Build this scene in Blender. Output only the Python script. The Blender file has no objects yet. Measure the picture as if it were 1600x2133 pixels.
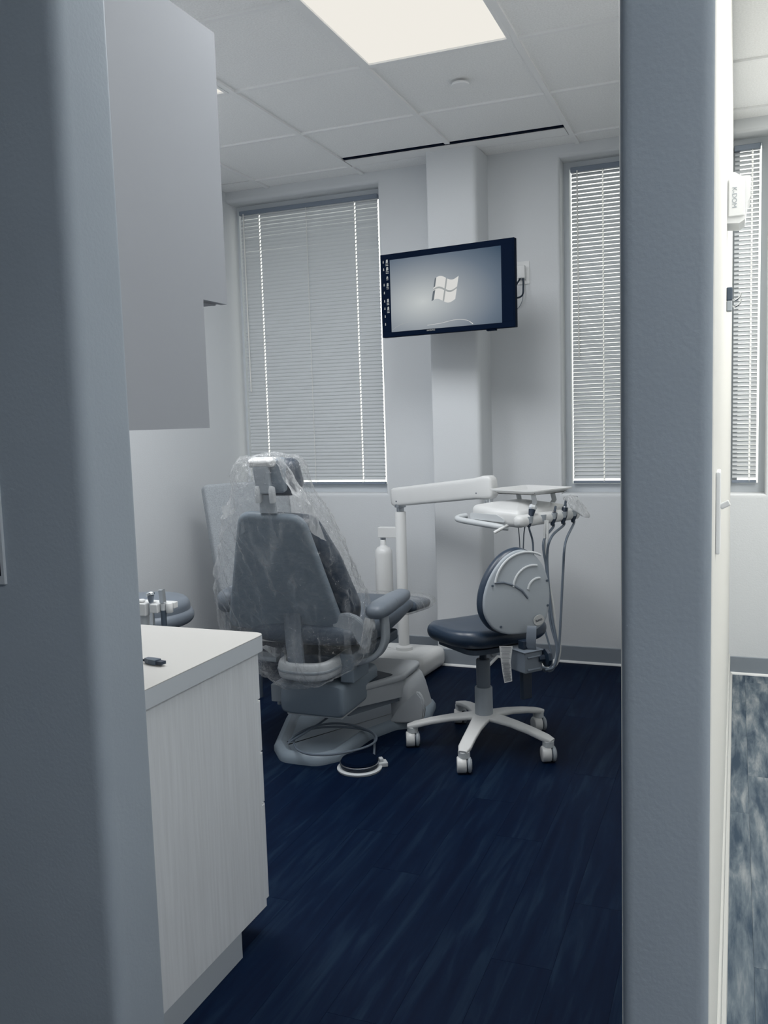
import bpy, bmesh, math, random
from mathutils import Vector, Matrix, Euler
random.seed(7)
S = bpy.context.scene
COL = S.collection
PI = math.pi
R = math.radians

# ------------------------------------------------------------------ camera
CAM = Vector((0, 0, 1.34))
FPX, YAW, PITCH, ROLL = 1849.6, R(21.724), R(-5.804), R(-1.753)
fw = Vector((-math.sin(YAW) * math.cos(PITCH), math.cos(YAW) * math.cos(PITCH), math.sin(PITCH)))
r0 = Vector((math.cos(YAW), math.sin(YAW), 0)); u0 = r0.cross(fw)
rt = math.cos(ROLL) * r0 + math.sin(ROLL) * u0
up = -math.sin(ROLL) * r0 + math.cos(ROLL) * u0
cam = bpy.data.cameras.new('camera'); co = bpy.data.objects.new('camera', cam); COL.objects.link(co)
co.matrix_world = Matrix(((rt.x, up.x, -fw.x, CAM.x), (rt.y, up.y, -fw.y, CAM.y), (rt.z, up.z, -fw.z, CAM.z), (0, 0, 0, 1)))
cam.sensor_fit = 'VERTICAL'; cam.sensor_height = 24.0; cam.lens = FPX / 2133 * 24.0
cam.clip_start = 0.02
S.camera = co

# ------------------------------------------------------------------ world, exposure
W = bpy.data.worlds.new('world'); S.world = W; W.use_nodes = True
bg = W.node_tree.nodes['Background']
bg.inputs[0].default_value = (0.87, 0.85, 0.79, 1); bg.inputs[1].default_value = 2.2
S.view_settings.view_transform = 'Standard'; S.view_settings.look = 'None'
S.view_settings.exposure = 0.0; S.view_settings.gamma = 1.0
S.view_settings.use_curve_mapping = False

# ------------------------------------------------------------------ lamps of the place, plus an added fill
def ceiling_lamp(x0, x1, y0, y1, power, color, parent_name):
    """area light of a troffer, just under its diffuser"""
    l = bpy.data.lights.new(parent_name, 'AREA'); l.shape = 'RECTANGLE'
    l.size = abs(x1 - x0) * .92; l.size_y = abs(y1 - y0) * .92
    l.energy = power; l.color = color
    o = bpy.data.objects.new(parent_name, l); COL.objects.link(o)
    o.location = ((x0 + x1) / 2, (y0 + y1) / 2, 2.713)
    return o
COOL = (0.97, 0.985, 1.0); WARM = (1.0, 0.985, 0.945)
HC = 2.728
OP_LIGHT = dict(power=15, color=COOL)
ROOM_LIGHTS = [   # x0, x1, y0, y1, power, colour
    (-1.362, -0.785, 2.18, 3.385, 22, COOL),
    (-2.570, -1.990, 2.18, 3.385, 21, COOL),
    (-0.762, -0.182, 1.575, 2.165, 5, COOL),  # added out of view to fill the cabinet side and chair back
    (0.440, 1.020, 3.40, 4.60, 25, WARM),
    (0.440, 1.020, 1.60, 2.80, 34, WARM),
    (1.042, 1.622, -0.865, -0.275, 43, (0.95, 0.975, 1.0)),
]

# ------------------------------------------------------------------ materials
def mat(name, col, rough=.6, spec=.4, metal=0, bump=None, noise=None, emis=None, streak=None):
    m = bpy.data.materials.new(name); m.use_nodes = True
    nt = m.node_tree; b = nt.nodes['Principled BSDF']
    b.inputs['Base Color'].default_value = (*col, 1)
    b.inputs['Roughness'].default_value = rough
    b.inputs['Specular IOR Level'].default_value = spec
    b.inputs['Metallic'].default_value = metal
    tc = None
    def tex(scale, detail=4, sc=(1, 1, 1), kind='Object'):
        tc = nt.nodes.new('ShaderNodeTexCoord'); mp = nt.nodes.new('ShaderNodeMapping')
        mp.inputs['Scale'].default_value = sc
        n = nt.nodes.new('ShaderNodeTexNoise'); n.inputs['Scale'].default_value = scale; n.inputs['Detail'].default_value = detail
        nt.links.new(tc.outputs[kind], mp.inputs[0]); nt.links.new(mp.outputs[0], n.inputs['Vector'])
        return n
    if noise:   # (scale, amount, stretch)
        sc, amt, st = noise
        n = tex(sc, 5, st)
        r = nt.nodes.new('ShaderNodeValToRGB')
        r.color_ramp.elements[0].position = .3; r.color_ramp.elements[1].position = .7
        r.color_ramp.elements[0].color = (*[c * (1 - amt) for c in col], 1)
        r.color_ramp.elements[1].color = (*[min(1, c * (1 + amt)) for c in col], 1)
        nt.links.new(n.outputs['Fac'], r.inputs[0]); nt.links.new(r.outputs[0], b.inputs['Base Color'])
    if bump:    # (scale, strength, distance[, stretch])
        n = tex(bump[0], 3, bump[3] if len(bump) > 3 else (1, 1, 1))
        bp = nt.nodes.new('ShaderNodeBump'); bp.inputs['Strength'].default_value = bump[1]; bp.inputs['Distance'].default_value = bump[2]
        nt.links.new(n.outputs['Fac'], bp.inputs['Height']); nt.links.new(bp.outputs[0], b.inputs['Normal'])
    if emis:
        b.inputs['Emission Color'].default_value = (*emis[:3], 1); b.inputs['Emission Strength'].default_value = emis[3]
    return m

M = {}
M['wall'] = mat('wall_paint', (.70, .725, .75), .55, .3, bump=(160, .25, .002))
M['wall_hall'] = mat('shaded_wall_paint', (.335, .385, .44), .6, .3, bump=(140, .16, .003), noise=(3, .04, (1, 1, 1)))  # the shared wall paint, darkened and blued in colour for the dim hall
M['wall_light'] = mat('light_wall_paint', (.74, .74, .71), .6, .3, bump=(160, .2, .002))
M['tile'] = mat('ceiling_tile', (.93, .935, .935), .9, .1, bump=(220, .5, .003), noise=(150, .06, (1, 1, 1)))
M['grid'] = mat('ceiling_grid', (.90, .905, .91), .5, .3)
M['diffuser'] = mat('lamp_diffuser', (.02, .02, .02), .9, .0, emis=(.86, .83, .765, 1.0))
M['navy'] = mat('navy_vinyl', (.022, .040, .070), .34, .6, bump=(350, .15, .001))
M['navy_soft'] = mat('slate_vinyl', (.075, .10, .135), .42, .5, bump=(300, .15, .001))
M['arm_vinyl'] = mat('armrest_vinyl', (.17, .20, .24), .42, .5)
M['shell'] = mat('slate_shell', (.22, .27, .32), .42, .4)
M['shell_l'] = mat('grey_shell', (.36, .40, .44), .42, .4)
M['riser'] = mat('lit_grey_shell', (.48, .51, .54), .42, .4)  # grey shell made lighter in colour for the light falling on it
M['white'] = mat('white_enamel', (.74, .75, .75), .32, .5)
M['offwhite'] = mat('pale_plastic', (.60, .63, .65), .38, .5)
M['greypl'] = mat('grey_plastic', (.38, .42, .46), .42, .4)
M['midpl'] = mat('mid_plastic', (.16, .19, .23), .45, .4)
M['darkpl'] = mat('dark_plastic', (.012, .024, .045), .4, .4)
M['slatepl'] = mat('slate_plastic', (.07, .095, .13), .45, .4)
M['chrome'] = mat('chrome', (.72, .75, .78), .18, .5, metal=1)
M['steel'] = mat('steel', (.45, .48, .52), .35, .5, metal=1)
M['counter'] = mat('counter_laminate', (.56, .555, .535), .5, .3)
M['edge'] = mat('counter_edge', (.50, .54, .58), .5, .3)
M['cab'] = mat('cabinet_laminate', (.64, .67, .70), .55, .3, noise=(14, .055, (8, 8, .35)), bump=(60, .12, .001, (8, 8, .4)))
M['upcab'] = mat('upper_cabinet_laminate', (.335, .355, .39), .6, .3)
M['base'] = mat('baseboard_vinyl', (.26, .295, .335), .5, .3)
M['pale_base'] = mat('pale_base', (.50, .51, .50), .5, .3)
M['trim'] = mat('light_trim', (.80, .815, .82), .5, .3)
M['frame'] = mat('window_frame', (.60, .64, .68), .5, .3)
M['black'] = mat('black_gloss', (.0018, .0065, .020), .6, .03)
M['fabric'] = mat('grey_fabric', (.36, .39, .42), .9, .1, noise=(260, .22, (1, 1, 1)), bump=(500, .4, .002))
M['paper'] = mat('paper_tag', (.62, .63, .63), .8, .2)
M['ink'] = mat('dark_ink', (.04, .05, .07), .8, .1)
M['hose'] = mat('grey_hose', (.12, .15, .19), .4, .4)
M['hose_l'] = mat('pale_hose', (.72, .74, .74), .35, .4)
M['headrail'] = mat('blind_headrail', (.22, .26, .32), .5, .3)
M['cord'] = mat('blind_cord', (.85, .85, .82), .6, .2)

def slat_mat():
    m = bpy.data.materials.new('blind_slat'); m.use_nodes = True; nt = m.node_tree
    b = nt.nodes['Principled BSDF']; b.inputs['Base Color'].default_value = (.58, .61, .64, 1); b.inputs['Roughness'].default_value = .35
    t = nt.nodes.new('ShaderNodeBsdfTranslucent'); t.inputs[0].default_value = (.55, .57, .58, 1)
    mx = nt.nodes.new('ShaderNodeMixShader'); mx.inputs[0].default_value = .10
    nt.links.new(b.outputs[0], mx.inputs[1]); nt.links.new(t.outputs[0], mx.inputs[2])
    nt.links.new(mx.outputs[0], nt.nodes['Material Output'].inputs[0])
    return m
M['slat'] = slat_mat()

def glass_mat():
    m = bpy.data.materials.new('window_glass'); m.use_nodes = True; nt = m.node_tree
    nt.nodes.remove(nt.nodes['Principled BSDF'])
    t = nt.nodes.new('ShaderNodeBsdfTransparent'); t.inputs[0].default_value = (.95, .97, .97, 1)
    g = nt.nodes.new('ShaderNodeBsdfGlossy'); g.inputs['Roughness'].default_value = .02
    f = nt.nodes.new('ShaderNodeFresnel'); mx = nt.nodes.new('ShaderNodeMixShader')
    nt.links.new(f.outputs[0], mx.inputs[0]); nt.links.new(t.outputs[0], mx.inputs[1]); nt.links.new(g.outputs[0], mx.inputs[2])
    nt.links.new(mx.outputs[0], nt.nodes['Material Output'].inputs[0])
    return m
M['glass'] = glass_mat()

def film_mat(name='plastic_film', milky=.10, scale=5.0, p0=.52, p1=.72):
    """thin clear polythene: transparent, with milky creases and sharp reflections"""
    m = bpy.data.materials.new(name); m.use_nodes = True; nt = m.node_tree; L = nt.links.new
    nt.nodes.remove(nt.nodes['Principled BSDF'])
    tc = nt.nodes.new('ShaderNodeTexCoord')
    mp = nt.nodes.new('ShaderNodeMapping'); mp.inputs['Scale'].default_value = (2.6, 2.6, .55)
    n1 = nt.nodes.new('ShaderNodeTexNoise'); n1.inputs['Scale'].default_value = scale; n1.inputs['Detail'].default_value = 3; n1.inputs['Distortion'].default_value = .8
    L(tc.outputs['Object'], mp.inputs[0]); L(mp.outputs[0], n1.inputs['Vector'])
    rp = nt.nodes.new('ShaderNodeValToRGB'); rp.color_ramp.elements[0].position = p0; rp.color_ramp.elements[1].position = p1
    rp.color_ramp.elements[0].color = (.035, .035, .035, 1); rp.color_ramp.elements[1].color = (milky * 3, milky * 3, milky * 3, 1)
    L(n1.outputs['Fac'], rp.inputs[0])
    n2 = nt.nodes.new('ShaderNodeTexNoise'); n2.inputs['Scale'].default_value = 26; n2.inputs['Detail'].default_value = 4; n2.inputs['Distortion'].default_value = 1.5
    L(tc.outputs['Object'], n2.inputs['Vector'])
    bp = nt.nodes.new('ShaderNodeBump'); bp.inputs['Strength'].default_value = 1.0; bp.inputs['Distance'].default_value = .018
    L(n2.outputs['Fac'], bp.inputs['Height'])
    tr = nt.nodes.new('ShaderNodeBsdfTransparent')
    df = nt.nodes.new('ShaderNodeBsdfDiffuse'); df.inputs[0].default_value = (.72, .74, .76, 1)
    tl = nt.nodes.new('ShaderNodeBsdfTranslucent'); tl.inputs[0].default_value = (.7, .72, .74, 1)
    ad = nt.nodes.new('ShaderNodeMixShader'); ad.inputs[0].default_value = .4; L(df.outputs[0], ad.inputs[1]); L(tl.outputs[0], ad.inputs[2])
    l2 = nt.nodes.new('ShaderNodeLayerWeight'); l2.inputs[0].default_value = .5; L(bp.outputs[0], l2.inputs['Normal'])
    p2 = nt.nodes.new('ShaderNodeMath'); p2.operation = 'POWER'; p2.inputs[1].default_value = 3.0; L(l2.outputs['Facing'], p2.inputs[0])
    s2 = nt.nodes.new('ShaderNodeMath'); s2.operation = 'MULTIPLY_ADD'; s2.inputs[1].default_value = .45; L(p2.outputs[0], s2.inputs[0]); L(rp.outputs[0], s2.inputs[2])
    m1 = nt.nodes.new('ShaderNodeMixShader'); L(s2.outputs[0], m1.inputs[0]); L(tr.outputs[0], m1.inputs[1]); L(ad.outputs[0], m1.inputs[2])
    gl = nt.nodes.new('ShaderNodeBsdfGlossy'); gl.inputs['Roughness'].default_value = .05; L(bp.outputs[0], gl.inputs['Normal'])
    lw = nt.nodes.new('ShaderNodeLayerWeight'); lw.inputs[0].default_value = .35
    pw = nt.nodes.new('ShaderNodeMath'); pw.operation = 'POWER'; pw.inputs[1].default_value = 2.2; L(lw.outputs['Facing'], pw.inputs[0])
    fr = nt.nodes.new('ShaderNodeMath'); fr.operation = 'MULTIPLY_ADD'; fr.inputs[1].default_value = .38; fr.inputs[2].default_value = .05; L(pw.outputs[0], fr.inputs[0])
    m2 = nt.nodes.new('ShaderNodeMixShader'); L(fr.outputs[0], m2.inputs[0]); L(m1.outputs[0], m2.inputs[1]); L(gl.outputs[0], m2.inputs[2])
    L(m2.outputs[0], nt.nodes['Material Output'].inputs[0])
    return m
M['film'] = film_mat(milky=.13)
M['film_thick'] = film_mat('thick_plastic_film', .26, 9, .36, .60)

def plank_mat(name, c0, c1, c2, sc, dist=.7):
    m = bpy.data.materials.new(name); m.use_nodes = True; nt = m.node_tree; L = nt.links.new
    b = nt.nodes['Principled BSDF']; b.inputs['Roughness'].default_value = .55; b.inputs['Specular IOR Level'].default_value = .06
    tc = nt.nodes.new('ShaderNodeTexCoord'); oi = nt.nodes.new('ShaderNodeObjectInfo')
    ad = nt.nodes.new('ShaderNodeVectorMath'); ad.operation = 'ADD'
    mu = nt.nodes.new('ShaderNodeMath'); mu.operation = 'MULTIPLY'; mu.inputs[1].default_value = 37
    L(oi.outputs['Random'], mu.inputs[0]); L(tc.outputs['Object'], ad.inputs[0]); L(mu.outputs[0], ad.inputs[1])
    mp = nt.nodes.new('ShaderNodeMapping'); mp.inputs['Scale'].default_value = sc
    L(ad.outputs[0], mp.inputs[0])
    n = nt.nodes.new('ShaderNodeTexNoise'); n.inputs['Scale'].default_value = 1.0; n.inputs['Detail'].default_value = 7; n.inputs['Roughness'].default_value = .62; n.inputs['Distortion'].default_value = dist
    L(mp.outputs[0], n.inputs['Vector'])
    r = nt.nodes.new('ShaderNodeValToRGB'); e = r.color_ramp.elements
    e[0].position = .36; e[0].color = (*c0, 1); e[1].position = .70; e[1].color = (*c2, 1)
    k = r.color_ramp.elements.new(.52); k.color = (*c1, 1)
    L(n.outputs['Fac'], r.inputs[0]); L(r.outputs[0], b.inputs['Base Color'])
    bp = nt.nodes.new('ShaderNodeBump'); bp.inputs['Strength'].default_value = .15; bp.inputs['Distance'].default_value = .002
    L(n.outputs['Fac'], bp.inputs['Height']); L(bp.outputs[0], b.inputs['Normal'])
    return m
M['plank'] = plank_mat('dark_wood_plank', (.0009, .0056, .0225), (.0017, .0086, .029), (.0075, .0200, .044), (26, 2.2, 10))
M['plank_l'] = plank_mat('weathered_lit_plank', (.040, .062, .092), (.115, .145, .175), (.27, .295, .31), (26, 3.6, 10), .25)  # distressed planks; the bright room's light is also put into their colour
M['subfloor'] = mat('subfloor', (.02, .03, .045), .9, .1)

# ------------------------------------------------------------------ mesh helpers
def new(name, bm, m, parent=None, smooth=False, angle=40):
    me = bpy.data.meshes.new(name)
    if parent is not None and not parent.get('_local'):
        base = WORLD.get(parent.name, Vector((0, 0, 0)))
        bmesh.ops.translate(bm, verts=bm.verts, vec=-base)
    bmesh.ops.recalc_face_normals(bm, faces=bm.faces)
    bm.to_mesh(me); bm.free()
    me.materials.append(m)
    if smooth:
        for p in me.polygons: p.use_smooth = True
        if angle < 180:
            try: me.set_sharp_from_angle(angle=R(angle))
            except Exception: pass
    o = bpy.data.objects.new(name, me); COL.objects.link(o)
    if parent is not None:
        o.parent = parent
        WORLD[o.name] = WORLD.get(parent.name, Vector((0, 0, 0))).copy()
        if parent.get('_local'): LOCAL.append(o); o['_local'] = 1
    else:
        WORLD[o.name] = Vector((0, 0, 0))
    return o
WORLD = {}; LOCAL = []
def thing(name, label, cat, loc=(0, 0, 0), rz=0, group=None, local=False):
    o = bpy.data.objects.new(name, None); COL.objects.link(o); o.location = loc; o.rotation_euler = (0, 0, rz)
    o['label'] = label; o['category'] = cat
    if group: o['group'] = group
    if local: o['_local'] = 1; LOCAL.append(o)
    WORLD[o.name] = Vector(loc)
    return o
def tag(o, label, cat, group=None):
    o['label'] = label; o['category'] = cat
    if group: o['group'] = group
    return o
def struct(name, bm, m, parent=None, smooth=False):
    o = new(name, bm, m, parent, smooth); o['kind'] = 'structure'
    return o
def copy_tree(o, parent=None):
    c = o.copy(); COL.objects.link(c); c.parent = parent
    if '_local' in c: LOCAL.append(c)
    for ch in list(o.children): copy_tree(ch, c)
    return c

def B(): return bmesh.new()
def box(bm, x0, x1, y0, y1, z0, z1, bev=0, seg=2, mx=None):
    r = bmesh.ops.create_cube(bm, size=1)
    vs = r['verts']
    for v in vs:
        v.co = Vector(((x0 + x1) / 2 + v.co.x * (x1 - x0), (y0 + y1) / 2 + v.co.y * (y1 - y0), (z0 + z1) / 2 + v.co.z * (z1 - z0)))
    if mx is not None: bmesh.ops.transform(bm, matrix=mx, verts=vs)
    if bev:
        es = list({e for v in vs for e in v.link_edges})
        bmesh.ops.bevel(bm, geom=es, offset=bev, segments=seg, affect='EDGES', profile=.5)
    return bm
def prism(bm, pts, z0, z1, mx=None):
    """extrude a 2D outline (x, y) from z0 to z1"""
    a = [bm.verts.new((p[0], p[1], z0)) for p in pts]; b = [bm.verts.new((p[0], p[1], z1)) for p in pts]
    n = len(pts)
    bm.faces.new(a[::-1]); bm.faces.new(b)
    for i in range(n): bm.faces.new((a[i], a[(i + 1) % n], b[(i + 1) % n], b[i]))
    if mx is not None: bmesh.ops.transform(bm, matrix=mx, verts=a + b)
    return a + b
def rpoly(pts, rad, seg=6):
    """polygon with rounded corners"""
    out = []; n = len(pts)
    if not isinstance(rad, (list, tuple)): rad = [rad] * n
    for i in range(n):
        p = Vector(pts[i]); a = Vector(pts[i - 1]); b = Vector(pts[(i + 1) % n])
        d1 = (a - p); d2 = (b - p); r = rad[i]
        ang = d1.angle(d2); t = min(r / math.tan(ang / 2), d1.length * .49, d2.length * .49) if r > 0 else 0
        if t <= 0: out.append(tuple(p)); continue
        q1 = p + d1.normalized() * t; q2 = p + d2.normalized() * t
        for k in range(seg + 1):
            u = k / seg
            out.append(tuple(q1 * (1 - u) ** 2 + p * 2 * u * (1 - u) + q2 * u * u))
    return out
def cspline(pts, n=6):
    """smooth closed outline through points"""
    P = [Vector(p) for p in pts]; m = len(P); out = []
    for i in range(m):
        a, b, c, d = P[i - 1], P[i], P[(i + 1) % m], P[(i + 2) % m]
        for k in range(n):
            t = k / n
            q = .5 * ((2 * b) + (c - a) * t + (2 * a - 5 * b + 4 * c - d) * t * t + (3 * b - a - 3 * c + d) * t ** 3)
            out.append((q.x, q.y))
    return out
def offset_in(pts, d):
    n = len(pts); out = []
    for i in range(n):
        a = Vector(pts[i - 1]); p = Vector(pts[i]); b = Vector(pts[(i + 1) % n])
        t = (b - a); 
        if t.length < 1e-9: out.append(tuple(p)); continue
        t.normalize(); out.append((p.x - t.y * d, p.y + t.x * d))
    return out
def area(pts): return sum(pts[i - 1][0] * pts[i][1] - pts[i][0] * pts[i - 1][1] for i in range(len(pts))) / 2
def pillow(bm, pts, t, r, mx=None, dome=0.0, back=True, seg=5, rb=None, fn=None):
    """soft-edged slab over an outline in local x,y; thickness t along z, edge radius r; dome bulges the +z face"""
    if area(pts) < 0: pts = pts[::-1]
    r = min(r, t * .5 if back else t); rings = []
    c = Vector((sum(p[0] for p in pts) / len(pts), sum(p[1] for p in pts) / len(pts)))
    if back:
        for k in range(seg + 1):
            a = PI / 2 * k / seg
            rings.append((offset_in(pts, r * (1 - math.sin(a))), -t / 2 + r * (1 - math.cos(a))))
    else: rings.append((pts, -t / 2))
    for k in range(seg + 1):
        a = PI / 2 * k / seg
        rings.append((offset_in(pts, r * (1 - math.cos(a))), t / 2 - r * (1 - math.sin(a))))
    top = offset_in(pts, r)
    for k, s in enumerate((.8, .6, .4, .2)):
        rings.append(([(c.x + (p[0] - c.x) * s, c.y + (p[1] - c.y) * s) for p in top], t / 2 + dome * (1 - s * s)))
    vr = []
    for ps, z in rings:
        vr.append([bm.verts.new((p[0], p[1], z)) for p in ps])
    n = len(pts)
    for a, b in zip(vr, vr[1:]):
        for i in range(n): bm.faces.new((a[i], a[(i + 1) % n], b[(i + 1) % n], b[i]))
    bm.faces.new(vr[0][::-1]); bm.faces.new(vr[-1])
    vs = [v for q in vr for v in q]
    if fn:
        for v in vs: v.co = Vector(fn(*v.co))
    if mx is not None: bmesh.ops.transform(bm, matrix=mx, verts=vs)
    return bm
def loft(bm, st, n=20, cap=True, closed_caps=None):
    """stations: (centre, right vec, up vec, half width, half thickness, exponent)"""
    rings = []
    for c, rv, uv, w, t, e in st:
        c = Vector(c); rv = Vector(rv).normalized(); uv = Vector(uv).normalized(); ring = []
        for k in range(n):
            a = 2 * PI * k / n
            ca, sa = math.cos(a), math.sin(a)
            x = math.copysign(abs(ca) ** (2 / e), ca) * w; y = math.copysign(abs(sa) ** (2 / e), sa) * t
            ring.append(bm.verts.new(c + rv * x + uv * y))
        rings.append(ring)
    for a, b in zip(rings, rings[1:]):
        for i in range(n): bm.faces.new((a[i], a[(i + 1) % n], b[(i + 1) % n], b[i]))
    if cap: bm.faces.new(rings[0][::-1]); bm.faces.new(rings[-1])
    return bm
def spline(pts, n=8):
    """Catmull-Rom through points"""
    P = [Vector(p) for p in pts]; out = []
    Q = [P[0] * 2 - P[1]] + P + [P[-1] * 2 - P[-2]]
    for i in range(len(P) - 1):
        a, b, c, d = Q[i:i + 4]
        for k in range(n):
            t = k / n
            out.append(.5 * ((2 * b) + (c - a) * t + (2 * a - 5 * b + 4 * c - d) * t * t + (3 * b - a - 3 * c + d) * t ** 3))
    out.append(P[-1]); return out
def tube(bm, pts, r, n=8, smoothpts=0, flat=None):
    """round tube through points; r number or list; flat=(w, t) gives a strap section"""
    if smoothpts: pts = spline(pts, smoothpts)
    pts = [Vector(p) for p in pts]; m = len(pts); rings = []
    prev = None
    for i, p in enumerate(pts):
        t = (pts[min(i + 1, m - 1)] - pts[max(i - 1, 0)]).normalized()
        if prev is None:
            ref = Vector((0, 0, 1)) if abs(t.z) < .9 else Vector((0, 1, 0))
            u = t.cross(ref).normalized()
        else:
            u = (prev - t * prev.dot(t)).normalized()
        prev = u; v = t.cross(u)
        rr = r[min(i, len(r) - 1)] if isinstance(r, (list, tuple)) else r
        rings.append([bm.verts.new(p + (u * math.cos(2 * PI * k / n) + v * math.sin(2 * PI * k / n)) * rr) for k in range(n)])
    for a, b in zip(rings, rings[1:]):
        for i in range(n): bm.faces.new((a[i], a[(i + 1) % n], b[(i + 1) % n], b[i]))
    bm.faces.new(rings[0][::-1]); bm.faces.new(rings[-1])
    return bm
def strap(bm, pts, wvec, w, t, sm=0):
    """flat bar: swept rectangle, width along wvec, thickness t, rounded a little"""
    if sm: pts = spline(pts, sm)
    pts = [Vector(p) for p in pts]; m = len(pts); st = []
    wv = Vector(wvec).normalized()
    for i, p in enumerate(pts):
        tt = (pts[min(i + 1, m - 1)] - pts[max(i - 1, 0)]).normalized()
        nv = tt.cross(wv).normalized()
        ww = w[i] if isinstance(w, (list, tuple)) and len(w) == m else (w if not isinstance(w, (list, tuple)) else w[0] + (w[1] - w[0]) * i / (m - 1))
        st.append((p, wv, nv, ww, t, 5))
    return loft(bm, st, 16)
def lathe(bm, prof, c=(0, 0, 0), n=28, axis=None):
    """profile [(r, z)] spun about z at c (or about axis)"""
    rings = []; c = Vector(c)
    rot = Vector((0, 0, 1)).rotation_difference(Vector(axis).normalized()).to_matrix() if axis else Matrix.Identity(3)
    for r, z in prof:
        rings.append([bm.verts.new(c + rot @ Vector((r * math.cos(2 * PI * k / n), r * math.sin(2 * PI * k / n), z))) for k in range(n)])
    for a, b in zip(rings, rings[1:]):
        for i in range(n): bm.faces.new((a[i], a[(i + 1) % n], b[(i + 1) % n], b[i]))
    bm.faces.new(rings[0][::-1]); bm.faces.new(rings[-1])
    return bm
def cyl(bm, a, b, r, n=20, r2=None, bev=0):
    a = Vector(a); b = Vector(b); h = (b - a).length; r2 = r if r2 is None else r2
    prof = [(r - bev, 0), (r, bev), (r2, h - bev), (r2 - bev, h)] if bev else [(r, 0), (r2, h)]
    return lathe(bm, prof, a, n, b - a)
def frame_mx(o, x, y, z):
    x, y, z, o = (Vector(q) for q in (x, y, z, o))
    x.normalize(); y.normalize(); z.normalize()
    return Matrix(((x.x, y.x, z.x, o.x), (x.y, y.y, z.y, o.y), (x.z, y.z, z.z, o.z), (0, 0, 0, 1)))
def text(name, s, size, m, mx, parent, depth=.0004):
    """lettering, turned into a plain mesh"""
    cu = bpy.data.curves.new(name, 'FONT'); cu.body = s; cu.size = size; cu.extrude = depth; cu.align_x = 'CENTER'; cu.align_y = 'CENTER'
    tmp = bpy.data.objects.new(name, cu)
    me = bpy.data.meshes.new_from_object(tmp); bpy.data.objects.remove(tmp)
    me.materials.clear(); me.materials.append(m)
    o = bpy.data.objects.new(name, me); COL.objects.link(o); o.parent = parent
    o.matrix_local = Matrix.Translation(-WORLD.get(parent.name, Vector())) @ mx
    return o

# ------------------------------------------------------------------ key dimensions (metres)
XL = -2.868; YB = 4.784; YW = 4.95       # left wall, back wall face, window plane
PX0, PX1 = -0.141, -0.026                 # partition faces
YH0, YH1 = 1.18, 1.31                     # hall wall
JX = -1.000                               # left jamb
ZS, ZT = 0.925, 2.675                     # window sill and soffit
XE = 1.70                                 # right end of the next room

# ------------------------------------------------------------------ floor
bm = B(); box(bm, -3.2, XE + .1, -2.4, 5.05, -.08, -.006)
floor = struct('floor', bm, M['subfloor'])
PW, PLN, XO = .152, 1.22, -.405
joint = {-1: 2.03, -2: 2.675, -3: 2.93, -4: 2.36, -5: 2.58, 0: 2.35, 1: 3.9, 2: 3.087, 3: 3.418}
for k in range(-17, 14):
    xa = XO + k * PW; xb = xa + PW
    if xb < XL - .02 or xa > XE: continue
    kk = k
    y = joint.get(kk, 2.0 + random.random() * 1.2)
    while y > -2.4: y -= PLN
    while y < 4.95:
        ya, yb = max(y, -2.4), min(y + PLN, 4.99)
        if yb - ya > .02:
            xm = (xa + xb) / 2; ym = (ya + yb) / 2
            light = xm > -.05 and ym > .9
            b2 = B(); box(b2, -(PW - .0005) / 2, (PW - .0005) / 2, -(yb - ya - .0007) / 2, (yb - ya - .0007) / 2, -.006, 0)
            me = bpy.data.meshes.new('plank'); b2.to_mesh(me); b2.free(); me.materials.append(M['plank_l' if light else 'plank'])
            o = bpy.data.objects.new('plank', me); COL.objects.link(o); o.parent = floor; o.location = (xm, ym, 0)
        y += PLN

# ------------------------------------------------------------------ ceiling: tiles and runners
bm = B(); box(bm, -3.2, XE + .1, -2.4, 5.05, HC + .03, HC + .08)
ceiling = struct('ceiling', bm, M['tile'])
GX = [-3.19, -2.582, -1.976, -1.374, -0.773, -0.171, 0.431, 1.033, 1.635]
GY = [-2.095, -1.485, -0.875, -0.265, 0.345, 0.955, 1.565, 2.175, 2.785, 3.395, 4.010, 4.625]
xs = GX + [XE + .05]; ys = [-2.39] + GY + [YB + .02]
lamp_cells = [(l[0], l[1], l[2], l[3]) for l in ROOM_LIGHTS]
mesh_cache = {}
for i in range(len(xs) - 1):
    for j in range(len(ys) - 1):
        x0, x1, y0, y1 = xs[i], xs[i + 1], ys[j], ys[j + 1]
        xm, ym = (x0 + x1) / 2, (y0 + y1) / 2
        if any(a - .02 < xm < b + .02 and c - .02 < ym < d + .02 for a, b, c, d in lamp_cells): continue
        if xm < XL - .3: continue
        if -1.97 < xm < -.78 and 4.01 < ym < 4.62: y1 = 4.476
        key = (round(x1 - x0, 3), round(y1 - y0, 3))
        if key not in mesh_cache:
            b2 = B(); w, h = key
            box(b2, -w / 2 + .006, w / 2 - .006, -h / 2 + .006, h / 2 - .006, 0, .012)
            me = bpy.data.meshes.new('ceiling_tile'); b2.to_mesh(me); b2.free(); me.materials.append(M['tile']); mesh_cache[key] = me
        o = bpy.data.objects.new('ceiling_tile', mesh_cache[key]); COL.objects.link(o); o.parent = ceiling
        o.location = ((x0 + x1) / 2, (y0 + y1) / 2, HC + .010)
for x in GX[1:]:
    bm = B(); cut = abs(x + 1.374) < .01
    if cut: box(bm, x - .012, x + .012, 4.614, YB, HC, HC + .028); new('grid_runner', bm, M['grid'], ceiling); bm = B()
    box(bm, x - .012, x + .012, -2.39, 4.47 if cut else YB, HC, HC + .028); new('grid_runner', bm, M['grid'], ceiling)
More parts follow.
